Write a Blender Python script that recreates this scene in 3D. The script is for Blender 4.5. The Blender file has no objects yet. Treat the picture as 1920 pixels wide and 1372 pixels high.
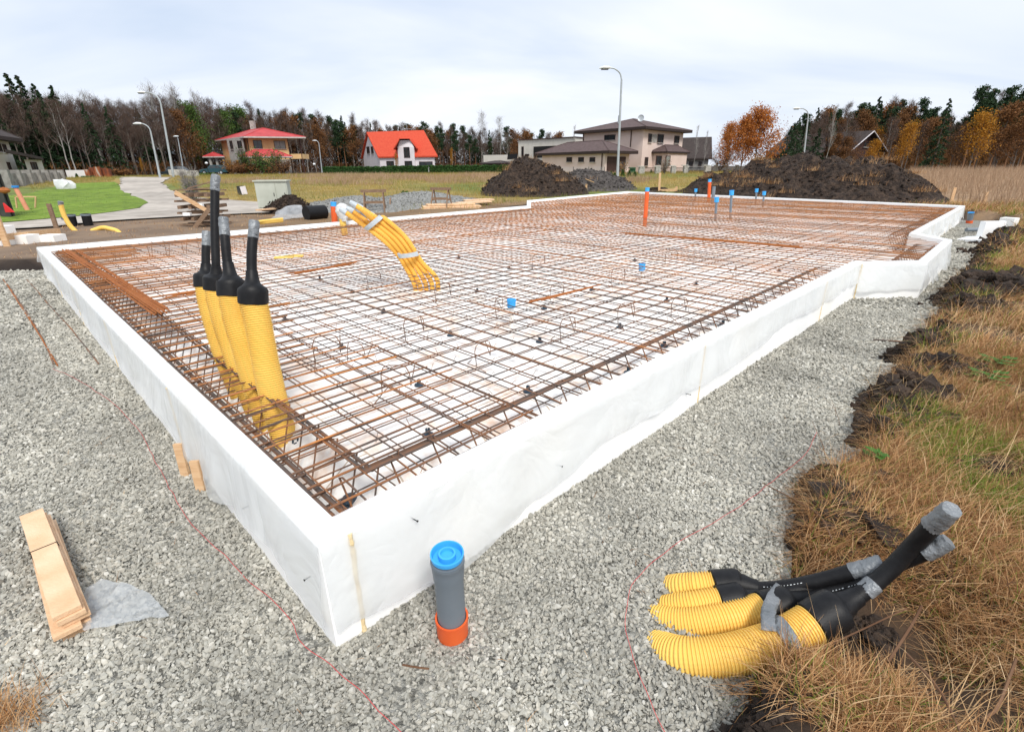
import bpy, math, random
import numpy as np
from mathutils import Vector, Matrix, noise
from mathutils.geometry import delaunay_2d_cdt
random.seed(7); RS = np.random.RandomState(11)
SC = bpy.context.scene; COL = SC.collection

# ------------------------------------------------------------ camera
FOC = 942.0; PIT = 0.377; ROL = -0.007; CH = 1.75          # lens in pixels of a 1920 wide frame, pitch, roll, eye height
cp, sp = math.cos(PIT), math.sin(PIT); cr, sr = math.cos(ROL), math.sin(ROL)
FW = Vector((0, cp, -sp)); R0 = Vector((1, 0, 0)); U0 = Vector((0, sp, cp))
RV = cr * R0 + sr * U0; UV = -sr * R0 + cr * U0
cam_d = bpy.data.cameras.new('camera'); cam = bpy.data.objects.new('camera', cam_d); COL.objects.link(cam)
m = Matrix.Identity(4)
for i in range(3): m[i][0], m[i][1], m[i][2] = RV[i], UV[i], -FW[i]
m[2][3] = CH; cam.matrix_world = m
cam_d.sensor_width = 36; cam_d.lens = 36 * FOC / 1920; cam_d.clip_start = .05; cam_d.clip_end = 3000
SC.camera = cam
# ------------------------------------------------------------ light
SUN_EL, SUN_AZ = 50, 160
SC.view_settings.view_transform = 'Standard'; SC.view_settings.look = 'None'
SC.view_settings.exposure = 0.4; SC.view_settings.gamma = 1
w = bpy.data.worlds.new('World'); SC.world = w; w.use_nodes = True
nt = w.node_tree; nt.nodes.clear(); N = nt.nodes.new; L = nt.links.new
out = N('ShaderNodeOutputWorld'); sky = N('ShaderNodeTexSky'); sky.sky_type = 'NISHITA'; sky.sun_disc = False
sky.sun_elevation = math.radians(SUN_EL); sky.sun_rotation = math.radians(SUN_AZ); sky.air_density = 1; sky.dust_density = 2
b1 = N('ShaderNodeBackground'); b1.inputs[1].default_value = .1; L(sky.outputs[0], b1.inputs[0])
tc = N('ShaderNodeTexCoord'); sep = N('ShaderNodeSeparateXYZ'); L(tc.outputs['Generated'], sep.inputs[0])
zz = N('ShaderNodeMath'); zz.operation = 'MAXIMUM'; zz.inputs[1].default_value = 0.0; L(sep.outputs[2], zz.inputs[0])
za = N('ShaderNodeMath'); za.operation = 'ADD'; za.inputs[1].default_value = .22; L(zz.outputs[0], za.inputs[0])
dx = N('ShaderNodeMath'); dx.operation = 'DIVIDE'; L(sep.outputs[0], dx.inputs[0]); L(za.outputs[0], dx.inputs[1])
dy = N('ShaderNodeMath'); dy.operation = 'DIVIDE'; L(sep.outputs[1], dy.inputs[0]); L(za.outputs[0], dy.inputs[1])
cb = N('ShaderNodeCombineXYZ'); L(dx.outputs[0], cb.inputs[0]); L(dy.outputs[0], cb.inputs[1])
mp = N('ShaderNodeMapping'); mp.inputs['Scale'].default_value = (.55, 1.0, 1); mp.inputs['Rotation'].default_value = (0, 0, .35); L(cb.outputs[0], mp.inputs[0])
nz = N('ShaderNodeTexNoise'); nz.inputs['Scale'].default_value = .9; nz.inputs['Detail'].default_value = 5; nz.inputs['Roughness'].default_value = .5; nz.inputs['Distortion'].default_value = .4
L(mp.outputs[0], nz.inputs[0])
rp = N('ShaderNodeValToRGB'); e = rp.color_ramp.elements
e[0].position = .32; e[0].color = (.52, .605, .74, 1); e[1].position = .62; e[1].color = (.8, .825, .875, 1)
L(nz.outputs[0], rp.inputs[0])
b2 = N('ShaderNodeBackground'); b2.inputs[1].default_value = 1.0; L(rp.outputs[0], b2.inputs[0])
mx = N('ShaderNodeMixShader'); mx.inputs[0].default_value = .93; L(b1.outputs[0], mx.inputs[1]); L(b2.outputs[0], mx.inputs[2]); L(mx.outputs[0], out.inputs[0])
sun_d = bpy.data.lights.new('sun', 'SUN'); sun_d.energy = 2.4; sun_d.angle = math.radians(16); sun_d.color = (1, .96, .9)
sun = bpy.data.objects.new('sun', sun_d); COL.objects.link(sun)
a = math.radians(SUN_AZ); el = math.radians(SUN_EL)
sd = Vector((math.sin(a) * math.cos(el), math.cos(a) * math.cos(el), math.sin(el)))
sun.rotation_euler = sd.to_track_quat('Z', 'Y').to_euler(); sun.location = (0, 0, 30)

# ------------------------------------------------------------ terrain shape and layout helpers
A_, B_, I_, H_, G_, F_, E_, D_, J2_, J_ = [(-.695, 1.428), (-8.271, 8.916), (4.767, 6.886), (5.726, 6.93), (7.794, 9.046), (7.92, 10.039), (14.513, 16.762), (6.179, 28.184), (.642, 21.065), (.553, 18.119)]
SLAB = [A_, I_, H_, G_, F_, E_, D_, J2_, J_, B_]            # outer outline of the foam upstand, anticlockwise
EXC = [(.45, -2.5), (.55, .6), (.647, 1.10), (1.0, 1.55), (1.189, 1.883), (1.384, 2.239), (1.747, 2.535), (2.306, 2.964), (2.877, 3.725), (4.018, 4.882), (5.15, 5.825), (5.968, 6.857), (7.438, 8.266),
       (10.953, 11.754), (13.003, 13.6), (15.2, 15.6), (15.6, 17.0), (6.3, 29.2), (.2, 21.4), (.1, 18.4), (-8.5, 9.5), (-9.5, 9.33), (-13, 5), (-14, -2.5)]
def sdist(px, py, poly):
    px = np.asarray(px, float); py = np.asarray(py, float); d = np.full(px.shape, 1e9); ins = np.zeros(px.shape, bool)
    n = len(poly)
    for i in range(n):
        x1, y1 = poly[i]; x2, y2 = poly[(i + 1) % n]; ex, ey = x2 - x1, y2 - y1
        t = np.clip(((px - x1) * ex + (py - y1) * ey) / (ex * ex + ey * ey), 0, 1)
        d = np.minimum(d, np.hypot(px - x1 - t * ex, py - y1 - t * ey))
        c = ((y1 > py) != (y2 > py)) & (px < (x2 - x1) * (py - y1) / (y2 - y1 + 1e-12) + x1); ins ^= c
    return np.where(ins, -d, d)
def sm(t): t = np.clip(t, 0, 1); return t * t * (3 - 2 * t)
def wav(x, y, k, s=0):
    return (np.sin(x * k + 1.3 * np.sin(y * k * .7 + s)) + np.sin(y * k * 1.13 + 1.7 * np.sin(x * k * .6 + s * 2))) * .5
def T(x, y):
    x = np.asarray(x, float); y = np.asarray(y, float); r = np.hypot(x, y)
    base = .2 + .78 * sm((r - 14) / 50) + .018 * wav(x, y, 1.7, 1) + .012 * wav(x, y, 4.1, 2) * (r < 14)
    right = sm((x - y * .45 + .3) / 1.5)
    base = base - .09 * right * (1 - sm((r - 3) / 4))
    e = sdist(x, y, EXC) + .07 * wav(x, y, 5.3, 3) + .05 * wav(x, y, 11.3, 5)
    k = sm((e + .02) / .22)
    hole = 1 - sm((np.hypot((x - 1.42) / 1.0, (y - 1.52) / .75) - .3) / .35)
    return -.08 + (base + .08) * k - .17 * hole * (e > -.05)
def ray(px, py): return ((px - 960) / FOC) * RV + (-(py - 686) / FOC) * UV + FW
def Z(px, py, z=0.):
    d = ray(px, py); t = (z - CH) / d.z; return Vector((d.x * t, d.y * t, z))
def Y(px, py, y):
    d = ray(px, py); t = y / d.y; return Vector((d.x * t, y, CH + d.z * t))
def P(px, py, dep): d = ray(px, py); return Vector((d.x * dep, d.y * dep, CH + d.z * dep))
def G(px, py):
    z = .3
    for _ in range(25):
        p = Z(px, py, z); z = .5 * z + .5 * float(T(p.x, p.y))
    p = Z(px, py, z); p.z = float(T(p.x, p.y)); return p
def V(*a): return Vector(a)

# ------------------------------------------------------------ materials
MT = {}
def rgba(c): return (c[0], c[1], c[2], 1)
def mat(name, cols, scale=5, rough=.75, bump=0, bscale=60, island=0, metal=0, spec=.4, detail=6, trans=0, lo=.3, hi=.7, vcol=False, bdist=.01, stretch=None, two=True, macro=0):
    mt = bpy.data.materials.new(name); mt.use_nodes = True; n = mt.node_tree; nn = n.nodes.new; ll = n.links.new
    b = n.nodes['Principled BSDF']; b.inputs['Roughness'].default_value = rough; b.inputs['Metallic'].default_value = metal
    b.inputs['Specular IOR Level'].default_value = spec
    tc = nn('ShaderNodeTexCoord'); src = tc.outputs['Object']
    if stretch:
        mpp = nn('ShaderNodeMapping'); mpp.inputs['Scale'].default_value = stretch; ll(src, mpp.inputs[0]); src = mpp.outputs[0]
    ns = nn('ShaderNodeTexNoise'); ns.inputs['Scale'].default_value = scale; ns.inputs['Detail'].default_value = detail; ll(src, ns.inputs[0])
    fac = ns.outputs[0]
    if island:
        g = nn('ShaderNodeNewGeometry'); ma = nn('ShaderNodeMix'); ma.data_type = 'FLOAT'; ma.inputs[0].default_value = island
        mr = nn('ShaderNodeMapRange'); mr.inputs[3].default_value = lo; mr.inputs[4].default_value = hi; ll(g.outputs['Random Per Island'], mr.inputs[0])
        ll(fac, ma.inputs[2]); ll(mr.outputs[0], ma.inputs[3]); fac = ma.outputs[0]
    r = nn('ShaderNodeValToRGB'); cr_ = r.color_ramp
    k = len(cols)
    for i, c in enumerate(cols):
        p = lo + (hi - lo) * i / max(1, k - 1)
        if i < 2: el_ = cr_.elements[i]; el_.position = p
        else: el_ = cr_.elements.new(p)
        el_.color = rgba(c)
    if k == 1: cr_.elements[1].color = rgba(cols[0])
    ll(fac, r.inputs[0]); colr = r.outputs[0]
    if vcol:
        at = nn('ShaderNodeAttribute'); at.attribute_name = 'Col'; mm = nn('ShaderNodeMix'); mm.data_type = 'RGBA'; mm.blend_type = 'MULTIPLY'; mm.inputs[0].default_value = 1
        ll(at.outputs['Color'], mm.inputs[6]); ll(colr, mm.inputs[7]); colr = mm.outputs[2]
    if macro:
        n2 = nn('ShaderNodeTexNoise'); n2.inputs['Scale'].default_value = macro; n2.inputs['Detail'].default_value = 4; ll(tc.outputs['Object'], n2.inputs[0])
        m2 = nn('ShaderNodeMapRange'); m2.inputs[1].default_value = .3; m2.inputs[2].default_value = .7; m2.inputs[3].default_value = .74; m2.inputs[4].default_value = 1.18; ll(n2.outputs[0], m2.inputs[0])
        m3 = nn('ShaderNodeMix'); m3.data_type = 'RGBA'; m3.blend_type = 'MULTIPLY'; m3.inputs[0].default_value = 1; ll(colr, m3.inputs[6]); ll(m2.outputs[0], m3.inputs[7]); colr = m3.outputs[2]
    ll(colr, b.inputs['Base Color'])
    if bump:
        nb = nn('ShaderNodeTexNoise'); nb.inputs['Scale'].default_value = bscale; nb.inputs['Detail'].default_value = 8; ll(src, nb.inputs[0])
        bp = nn('ShaderNodeBump'); bp.inputs['Strength'].default_value = bump; bp.inputs['Distance'].default_value = bdist; ll(nb.outputs[0], bp.inputs['Height']); ll(bp.outputs[0], b.inputs['Normal'])
    if trans:
        tr = nn('ShaderNodeBsdfTranslucent'); ll(colr, tr.inputs[0]); ms = nn('ShaderNodeMixShader'); ms.inputs[0].default_value = trans
        ll(b.outputs[0], ms.inputs[1]); ll(tr.outputs[0], ms.inputs[2]); ll(ms.outputs[0], n.nodes['Material Output'].inputs[0])
    MT[name] = mt; return mt
def film(name, col, alpha, rough=.24):
    mt = bpy.data.materials.new(name); mt.use_nodes = True; n = mt.node_tree; nn = n.nodes.new; ll = n.links.new
    b = n.nodes['Principled BSDF']; b.inputs['Base Color'].default_value = rgba(col); b.inputs['Roughness'].default_value = rough
    tcx = nn('ShaderNodeTexCoord'); ns = nn('ShaderNodeTexNoise'); ns.inputs['Scale'].default_value = 2.4; ns.inputs['Detail'].default_value = 3; ns.inputs['Distortion'].default_value = .8; ll(tcx.outputs['Object'], ns.inputs[0])
    sb = nn('ShaderNodeMath'); sb.operation = 'SUBTRACT'; sb.inputs[1].default_value = .5; ll(ns.outputs[0], sb.inputs[0]); ab = nn('ShaderNodeMath'); ab.operation = 'ABSOLUTE'; ll(sb.outputs[0], ab.inputs[0])
    bp = nn('ShaderNodeBump'); bp.inputs['Strength'].default_value = .55; bp.inputs['Distance'].default_value = .07; ll(ab.outputs[0], bp.inputs['Height']); ll(bp.outputs[0], b.inputs['Normal'])
    tl = nn('ShaderNodeBsdfTranslucent'); tl.inputs[0].default_value = rgba(col); m1 = nn('ShaderNodeMixShader'); m1.inputs[0].default_value = .35
    ll(b.outputs[0], m1.inputs[1]); ll(tl.outputs[0], m1.inputs[2])
    tp = nn('ShaderNodeBsdfTransparent'); m2 = nn('ShaderNodeMixShader')
    mr = nn('ShaderNodeMapRange'); mr.inputs[1].default_value = .3; mr.inputs[2].default_value = .7; mr.inputs[3].default_value = alpha - .12; mr.inputs[4].default_value = alpha + .12
    ll(ns.outputs[0], mr.inputs[0]); ll(mr.outputs[0], m2.inputs[0])
    ll(tp.outputs[0], m2.inputs[1]); ll(m1.outputs[0], m2.inputs[2]); ll(m2.outputs[0], n.nodes['Material Output'].inputs[0])
    MT[name] = mt
mat('foam', [(.88, .89, .89), (.93, .93, .92), (.92, .9, .85)], 1.2, .85, .25, 220, bdist=.003, spec=.2)
mat('seam', [(.74, .56, .3), (.82, .68, .42)], 20, .8, .6, 60)
film('film', (.87, .89, .89), .55)
film('thin_film', (.8, .85, .9), .45)
mat('rebar', [(.07, .065, .062), (.115, .085, .07), (.25, .11, .048), (.48, .18, .045)], 3.2, .75, .6, 400, island=.35, lo=.3, hi=.72, bdist=.002)
mat('rust', [(.2, .06, .018), (.36, .12, .03), (.45, .17, .05)], 9, .85, .6, 300, island=.4)
mat('yellow', [(.8, .51, .1), (.86, .58, .15)], 2, .5, spec=.3)
mat('orange_conduit', [(.8, .4, .05), (.87, .47, .08)], 3, .45)
mat('black', [(.006, .006, .007), (.012, .012, .013)], 30, .5, .3, 150, spec=.25, bdist=.003)
mat('tape', [(.16, .175, .185), (.27, .285, .3)], 14, .42, 1, 45, metal=.3, bdist=.012)
mat('pale_tape', [(.42, .47, .5), (.55, .6, .63)], 14, .4, 1, 45, bdist=.01)
mat('grey_pipe', [(.16, .19, .22), (.2, .23, .26)], 4, .5)
mat('blue', [(.04, .35, .78), (.06, .42, .85)], 5, .45)
mat('blue_dark', [(.02, .22, .6), (.03, .26, .65)], 5, .45)
mat('orange_pipe', [(.7, .09, .02), (.78, .14, .03)], 6, .5)
mat('white_pipe', [(.75, .74, .7), (.8, .8, .78)], 6, .4)
mat('spacer', [(.02, .035, .055), (.04, .07, .1)], 20, .4)
mat('wood', [(.5, .3, .15), (.66, .42, .23), (.72, .5, .3)], 5, .75, .4, 60, stretch=(1, 9, 9))
mat('fresh_wood', [(.66, .42, .24), (.74, .5, .31), (.78, .56, .37)], 7, .75, .4, 90)
mat('old_wood', [(.16, .1, .065), (.3, .2, .13)], 9, .9, .5, 50, stretch=(1, 6, 6))
mat('string', [(.55, .08, .08)], 5, .7)
mat('stone', [(.24, .228, .19), (.34, .328, .285), (.41, .4, .35), (.46, .435, .37), (.66, .65, .6)], 60, .85, .5, 150, island=.8, lo=.15, hi=.85, bdist=.003, macro=1.3)
mat('gravel_bed', [(.16, .155, .135), (.26, .255, .225), (.36, .355, .315), (.44, .43, .39)], 40, .95, .9, 70, detail=9, lo=.4, hi=.62, bdist=.05)
mat('gravel_heap', [(.2, .2, .19), (.4, .4, .38)], 14, .95, 1.5, 30, bdist=.05)
mat('soil', [(.014, .009, .007), (.042, .028, .02), (.085, .055, .037)], 6, .95, 1.5, 14, bdist=.08)
mat('grey_soil', [(.04, .035, .033), (.13, .115, .105)], 5, .95, 1.5, 14, bdist=.08)
mat('terrain', [(.72, .7, .65), (1.0, 1.0, 1.0), (1.3, 1.25, 1.1)], .9, .95, 1.0, 9, vcol=True, detail=9, bdist=.05)
mat('road', [(.33, .29, .25), (.5, .455, .4)], 2.2, .95, .6, 30, detail=9, macro=.3)
mat('lawn', [(.08, .13, .012), (.15, .24, .02), (.2, .27, .035)], 2.5, .95, 1.2, 25, detail=9, bdist=.03, macro=.35)
mat('straw', [(.1, .042, .016), (.32, .15, .055), (.58, .34, .15), (.88, .64, .38)], 1.2, .8, island=.7, trans=.25, lo=.2, hi=.8)
mat('pale_straw', [(.42, .25, .11), (.66, .44, .23), (.85, .65, .4)], 1.2, .8, island=.7, trans=.25, lo=.2, hi=.8)
mat('rusty_rebar', [(.1, .065, .052), (.22, .105, .05), (.42, .17, .055), (.58, .23, .06)], 3.2, .8, .6, 400, island=.35, lo=.3, hi=.72, bdist=.002)
mat('salmon', [(.66, .26, .15), (.72, .32, .2)], 5, .6)
mat('green_blade', [(.07, .13, .012), (.16, .26, .02), (.3, .34, .05)], 1.2, .7, island=.7, trans=.3, lo=.2, hi=.8)
mat('reed', [(.24, .15, .09), (.4, .27, .17), (.55, .4, .27)], .5, .8, island=.5, trans=.2, lo=.25, hi=.75)
mat('field_blade', [(.1, .16, .03), (.22, .22, .05), (.42, .28, .07), (.36, .24, .12)], .35, .8, island=.35, trans=.25, lo=.3, hi=.7)
mat('stalk', [(.1, .045, .02), (.2, .11, .06)], 4, .8)
mat('bark', [(.07, .055, .045), (.18, .15, .125)], 3, .9, island=0)
mat('birch', [(.2, .18, .16), (.42, .4, .37)], 2.5, .85)
mat('pine_bark', [(.14, .06, .025), (.22, .11, .05)], 3, .9)
mat('twig', [(.05, .032, .024), (.1, .064, .048), (.15, .1, .072)], .6, .9, island=.5)
mat('pale_twig', [(.2, .18, .16), (.34, .32, .3)], .6, .9, island=.5)
mat('needle', [(.008, .022, .008), (.018, .045, .014), (.035, .07, .02)], 1.2, .85, island=.5)
mat('leaf_orange', [(.22, .07, .018), (.44, .15, .03), (.58, .25, .05)], .8, .8, island=.5, trans=.3)
mat('leaf_yellow', [(.22, .09, .01), (.38, .17, .015), (.5, .26, .02)], .8, .8, island=.5, trans=.3)
mat('leaf_brown', [(.09, .04, .015), (.17, .075, .022), (.24, .1, .03)], .8, .8, island=.5, trans=.2)
mat('leaf_green', [(.03, .07, .012), (.07, .13, .02), (.1, .16, .03)], .8, .8, island=.5, trans=.2)
mat('hedge', [(.015, .05, .01), (.03, .085, .015), (.05, .11, .02)], 1.2, .85, island=.5)
mat('pink_wall', [(.66, .53, .47), (.72, .59, .53)], 1, .9, .3, 60)
mat('beige_wall', [(.5, .48, .42), (.58, .55, .5)], 1, .9, .3, 60)
mat('white_wall', [(.68, .64, .66), (.76, .72, .73)], 1, .9, .3, 60)
mat('yellow_wall', [(.66, .43, .2), (.72, .5, .25)], 1, .9, .3, 60)
mat('stone_wall', [(.2, .19, .17), (.36, .34, .31), (.48, .46, .43)], 7, .95, .6, 12)
mat('block_wall', [(.16, .15, .14), (.26, .25, .23), (.33, .32, .3)], 3, .95, .8, 12)
mat('dark_stone', [(.03, .032, .03), (.07, .07, .065)], 3, .95, .6, 12)
mat('roof_brown', [(.07, .045, .042), (.12, .08, .075)], 3, .8, .6, 30)
mat('roof_red', [(.38, .03, .03), (.5, .05, .05)], 1, .5)
mat('roof_orange', [(.5, .048, .02), (.6, .085, .035)], 4, .7, .5, 20)
mat('roof_dark', [(.03, .022, .02), (.06, .045, .04)], 3, .85, .4, 20)
mat('fascia', [(.03, .018, .015)], 3, .7)
mat('frame_dark', [(.05, .02, .015)], 3, .6)
mat('glass', [(.015, .018, .02), (.04, .05, .055)], 2, .12, spec=.6)
mat('curtain', [(.3, .32, .3), (.2, .22, .2)], 2, .6)
mat('black_opening', [(.008, .008, .008)], 3, .9)
mat('brown_door', [(.045, .022, .018), (.06, .03, .025)], 3, .6)
mat('galv', [(.36, .4, .42), (.46, .5, .52)], 3, .45, metal=.2)
mat('lamp_glass', [(.75, .78, .78)], 3, .3)
mat('cabinet', [(.42, .44, .37), (.5, .52, .45)], 3, .6)
mat('concrete', [(.4, .39, .36), (.55, .54, .5)], 4, .9, .4, 30)
mat('rail', [(.02, .02, .02)], 3, .6)
mat('bin_green', [(.01, .08, .03), (.015, .11, .045)], 3, .5)
mat('car_dark', [(.02, .03, .035)], 3, .25, spec=.6)
mat('car_teal', [(.02, .07, .085)], 3, .25, spec=.6)
mat('tyre', [(.015, .015, .015)], 3, .9)
mat('rust_sheet', [(.5, .45, .4), (.33, .1, .035), (.22, .06, .025), (.12, .04, .025)], 1.1, .85, .4, 20, stretch=(3, 3, .5), lo=.35, hi=.65)
mat('red_plastic', [(.6, .02, .02)], 3, .5)
mat('bag_white', [(.72, .74, .74), (.82, .83, .82)], 6, .5, .8, 8, trans=.25, bdist=.05)
mat('leaf_plant', [(.04, .13, .01), (.08, .2, .02)], 3, .6, island=.5, trans=.3)

# ------------------------------------------------------------ object helpers
def tag(o, label=None, cat=None, group=None, kind=None):
    if label: o['label'] = label
    if cat: o['category'] = cat
    if group: o['group'] = group
    if kind: o['kind'] = kind
    return o
def thing(name, loc, label, cat, group=None, kind=None):
    o = bpy.data.objects.new(name, None); o.empty_display_size = .1; COL.objects.link(o); o.location = Vector(loc)[:]
    return tag(o, label, cat, group, kind)
def link(name, me, mt, parent=None):
    o = bpy.data.objects.new(name, me); COL.objects.link(o)
    if mt: me.materials.append(MT[mt] if isinstance(mt, str) else mt)
    if parent: o.parent = parent
    return o
def wloc(p):
    v = Vector((0, 0, 0))
    while p: v += Vector(p.location); p = p.parent
    return v
def npmesh(name, v, f, mt, parent=None, smooth=False, cols=None):
    v = np.asarray(v, np.float32).reshape(-1, 3).copy()
    if parent: v -= np.array(wloc(parent)[:], np.float32)
    f = np.asarray(f, np.int32); k = f.shape[1]; n = f.shape[0]
    me = bpy.data.meshes.new(name); me.vertices.add(len(v)); me.vertices.foreach_set('co', v.ravel())
    me.loops.add(n * k); me.loops.foreach_set('vertex_index', f.ravel()); me.polygons.add(n)
    me.polygons.foreach_set('loop_start', np.arange(0, n * k, k, dtype=np.int32))
    me.update(calc_edges=True)
    me.polygons.foreach_set('use_smooth', np.full(n, bool(smooth)))
    if cols is not None:
        ca = me.color_attributes.new('Col', 'FLOAT_COLOR', 'POINT'); c = np.ones((len(v), 4), np.float32); c[:, :3] = cols; ca.data.foreach_set('color', c.ravel())
    return link(name, me, mt, parent)
def frame_of(t, prev=None):
    t = t.normalized()
    if prev is None:
        up = Vector((0, 0, 1)) if abs(t.z) < .9 else Vector((1, 0, 0)); s = t.cross(up).normalized()
    else:
        s = (prev - t * prev.dot(t)).normalized()
    return s, s.cross(t).normalized()
class MB:
    def __init__(s): s.v = []; s.f = []
    def quad(s, *p):
        b = len(s.v); s.v += [Vector(q) for q in p]; s.f.append(tuple(range(b, b + len(p)))); return s
    def prism(s, poly, z0, z1):
        b = len(s.v); n = len(poly)
        def zz(z, i): return z[i] if isinstance(z, (list, tuple)) else z
        s.v += [Vector((p[0], p[1], zz(z0, i))) for i, p in enumerate(poly)] + [Vector((p[0], p[1], zz(z1, i))) for i, p in enumerate(poly)]
        s.f.append(tuple(b + i for i in reversed(range(n)))); s.f.append(tuple(b + n + i for i in range(n)))
        for i in range(n): j = (i + 1) % n; s.f.append((b + i, b + j, b + n + j, b + n + i))
        return s
    def obox(s, c, ax, ay, az):                 # centre and three half-axis vectors
        b = len(s.v); c = Vector(c)
        for k in (-1, 1):
            for i, j in ((-1, -1), (1, -1), (1, 1), (-1, 1)): s.v.append(c + i * ax + j * ay + k * az)
        for f in ((3, 2, 1, 0), (4, 5, 6, 7), (0, 1, 5, 4), (1, 2, 6, 5), (2, 3, 7, 6), (3, 0, 4, 7)): s.f.append(tuple(b + q for q in f))
        return s
    def box(s, c, sx, sy, sz, rz=0):
        a = Vector((math.cos(rz), math.sin(rz), 0)); b = Vector((-a.y, a.x, 0)); return s.obox(c, a * sx / 2, b * sy / 2, Vector((0, 0, sz / 2)))
    def beam(s, p, q, wd, th, up=(0, 0, 1)):     # board from p to q
        p = Vector(p); q = Vector(q); t = (q - p); l = t.length; t = t / l; up = Vector(up)
        sd_ = t.cross(up); sd_ = sd_.normalized() if sd_.length > 1e-4 else Vector((1, 0, 0)); u = sd_.cross(t).normalized()
        return s.obox((p + q) / 2, t * l / 2, sd_ * wd / 2, u * th / 2)
    def tube(s, pts, r, n=8, cap=True):
        pts = [Vector(p) for p in pts]; m_ = len(pts); rr = r if isinstance(r, (list, tuple)) else [r] * m_
        b = len(s.v); sd_ = None
        for i, p in enumerate(pts):
            t = pts[min(i + 1, m_ - 1)] - pts[max(i - 1, 0)]
            sd_, u = frame_of(t, sd_)
            for k in range(n):
                a_ = 2 * math.pi * k / n; s.v.append(p + (sd_ * math.cos(a_) + u * math.sin(a_)) * rr[i])
        for i in range(m_ - 1):
            for k in range(n):
                k2 = (k + 1) % n; s.f.append((b + i * n + k, b + i * n + k2, b + (i + 1) * n + k2, b + (i + 1) * n + k))
        if cap:
            s.f.append(tuple(b + k for k in reversed(range(n)))); s.f.append(tuple(b + (m_ - 1) * n + k for k in range(n)))
        return s
    def lathe(s, a_, u_, prof, n=24):               # rings at distance d and radius r along the axis
        a_ = Vector(a_); u_ = Vector(u_).normalized(); x_, y_ = frame_of(u_); b = len(s.v)
        for d_, r in prof:
            for k in range(n): s.v.append(a_ + u_ * d_ + (x_ * math.cos(2 * math.pi * k / n) + y_ * math.sin(2 * math.pi * k / n)) * r)
        for i in range(len(prof) - 1):
            for k in range(n): s.f.append((b + i * n + k, b + i * n + (k + 1) % n, b + (i + 1) * n + (k + 1) % n, b + (i + 1) * n + k))
        return s
    def build(s, name, mt, parent=None, smooth=False):
        o_ = wloc(parent); me = bpy.data.meshes.new(name); me.from_pydata([(q - o_)[:] for q in s.v], [], s.f); me.update()
        if smooth:
            me.polygons.foreach_set('use_smooth', [True] * len(me.polygons)); me.update()
            if hasattr(me, 'set_sharp_from_angle'): me.set_sharp_from_angle(angle=math.radians(40))
        return link(name, me, mt, parent)
def spline(pts, step):
    pts = [Vector(p) for p in pts]; e_ = [pts[0] * 2 - pts[1]] + pts + [pts[-1] * 2 - pts[-2]]; o_ = []
    for i in range(1, len(e_) - 2):
        p0, p1, p2, p3 = e_[i - 1:i + 3]; n = max(2, int((p2 - p1).length / step * 2))
        for k in range(n):
            t = k / n; o_.append(.5 * ((2 * p1) + (p2 - p0) * t + (2 * p0 - 5 * p1 + 4 * p2 - p3) * t * t + (3 * p1 - p0 - 3 * p2 + p3) * t ** 3))
    o_.append(pts[-1]); L_ = [0]
    for a_, b_ in zip(o_, o_[1:]): L_.append(L_[-1] + (b_ - a_).length)
    n = max(2, int(L_[-1] / step)); res = []; j = 0
    for k in range(n + 1):
        d_ = L_[-1] * k / n
        while j < len(L_) - 2 and L_[j + 1] < d_: j += 1
        t = (d_ - L_[j]) / max(1e-9, L_[j + 1] - L_[j]); res.append(o_[j].lerp(o_[j + 1], t))
    return res
def copy_tree(root, loc, scale=1.0, rz=0, label=None, group=None):
    c = root.copy(); COL.objects.link(c); c.location = Vector(loc)[:]; c.scale = (scale,) * 3 if not isinstance(scale, tuple) else scale; c.rotation_euler = (0, 0, rz)
    if label: c['label'] = label
    if group: c['group'] = group
    for ch in root.children:
        d_ = ch.copy(); COL.objects.link(d_); d_.parent = c
        for g in ch.children: h_ = g.copy(); COL.objects.link(h_); h_.parent = d_
    return c
def offset(poly, d_):                            # positive = inwards for an anticlockwise outline
    n = len(poly); o_ = []
    for i in range(n):
        p = Vector(poly[i]); a_ = (p - Vector(poly[i - 1])).normalized(); b_ = (Vector(poly[(i + 1) % n]) - p).normalized()
        na = Vector((-a_.y, a_.x)); nb = Vector((-b_.y, b_.x)); m_ = (na + nb); m_ = m_ / m_.dot(na) if m_.length > .05 else na
        o_.append(tuple(p + m_ * d_))
    return o_
def sheet(poly, name, mt, dz, step, kind='structure', jag=.0, zf=T):
    bd = []
    for i in range(len(poly)):
        a_ = Vector(poly[i][:2]); b_ = Vector(poly[(i + 1) % len(poly)][:2]); n = max(1, int((b_ - a_).length / step))
        for k in range(n):
            q = a_.lerp(b_, k / n); q += Vector((noise.noise(V(q.x * .8, q.y * .8, 1)), noise.noise(V(q.x * .8, q.y * .8, 9)))) * jag; bd.append(q)
    nb = len(bd); xs = [q.x for q in bd]; ys = [q.y for q in bd]
    gx, gy = np.meshgrid(np.arange(min(xs), max(xs), step), np.arange(min(ys), max(ys), step)); gx = gx.ravel(); gy = gy.ravel()
    s_ = sdist(gx, gy, [tuple(q) for q in bd]) < -step * .5
    pts = bd + [Vector((x, y)) for x, y in zip(gx[s_], gy[s_])]
    vv, ee, ff, *_ = delaunay_2d_cdt(pts, [(i, (i + 1) % nb) for i in range(nb)], [], 1, 1e-5)
    X = np.array([q[0] for q in vv]); Yy = np.array([q[1] for q in vv]); zz_ = zf(X, Yy) + dz
    me = bpy.data.meshes.new(name); me.from_pydata([(float(a_), float(b_), float(c_)) for a_, b_, c_ in zip(X, Yy, zz_)], [], [tuple(f_) for f_ in ff]); me.update()
    for p in me.polygons:
        if p.normal.z < 0: p.flip()
    o = link(name, me, mt); 
    return tag(o, kind=kind)

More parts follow.
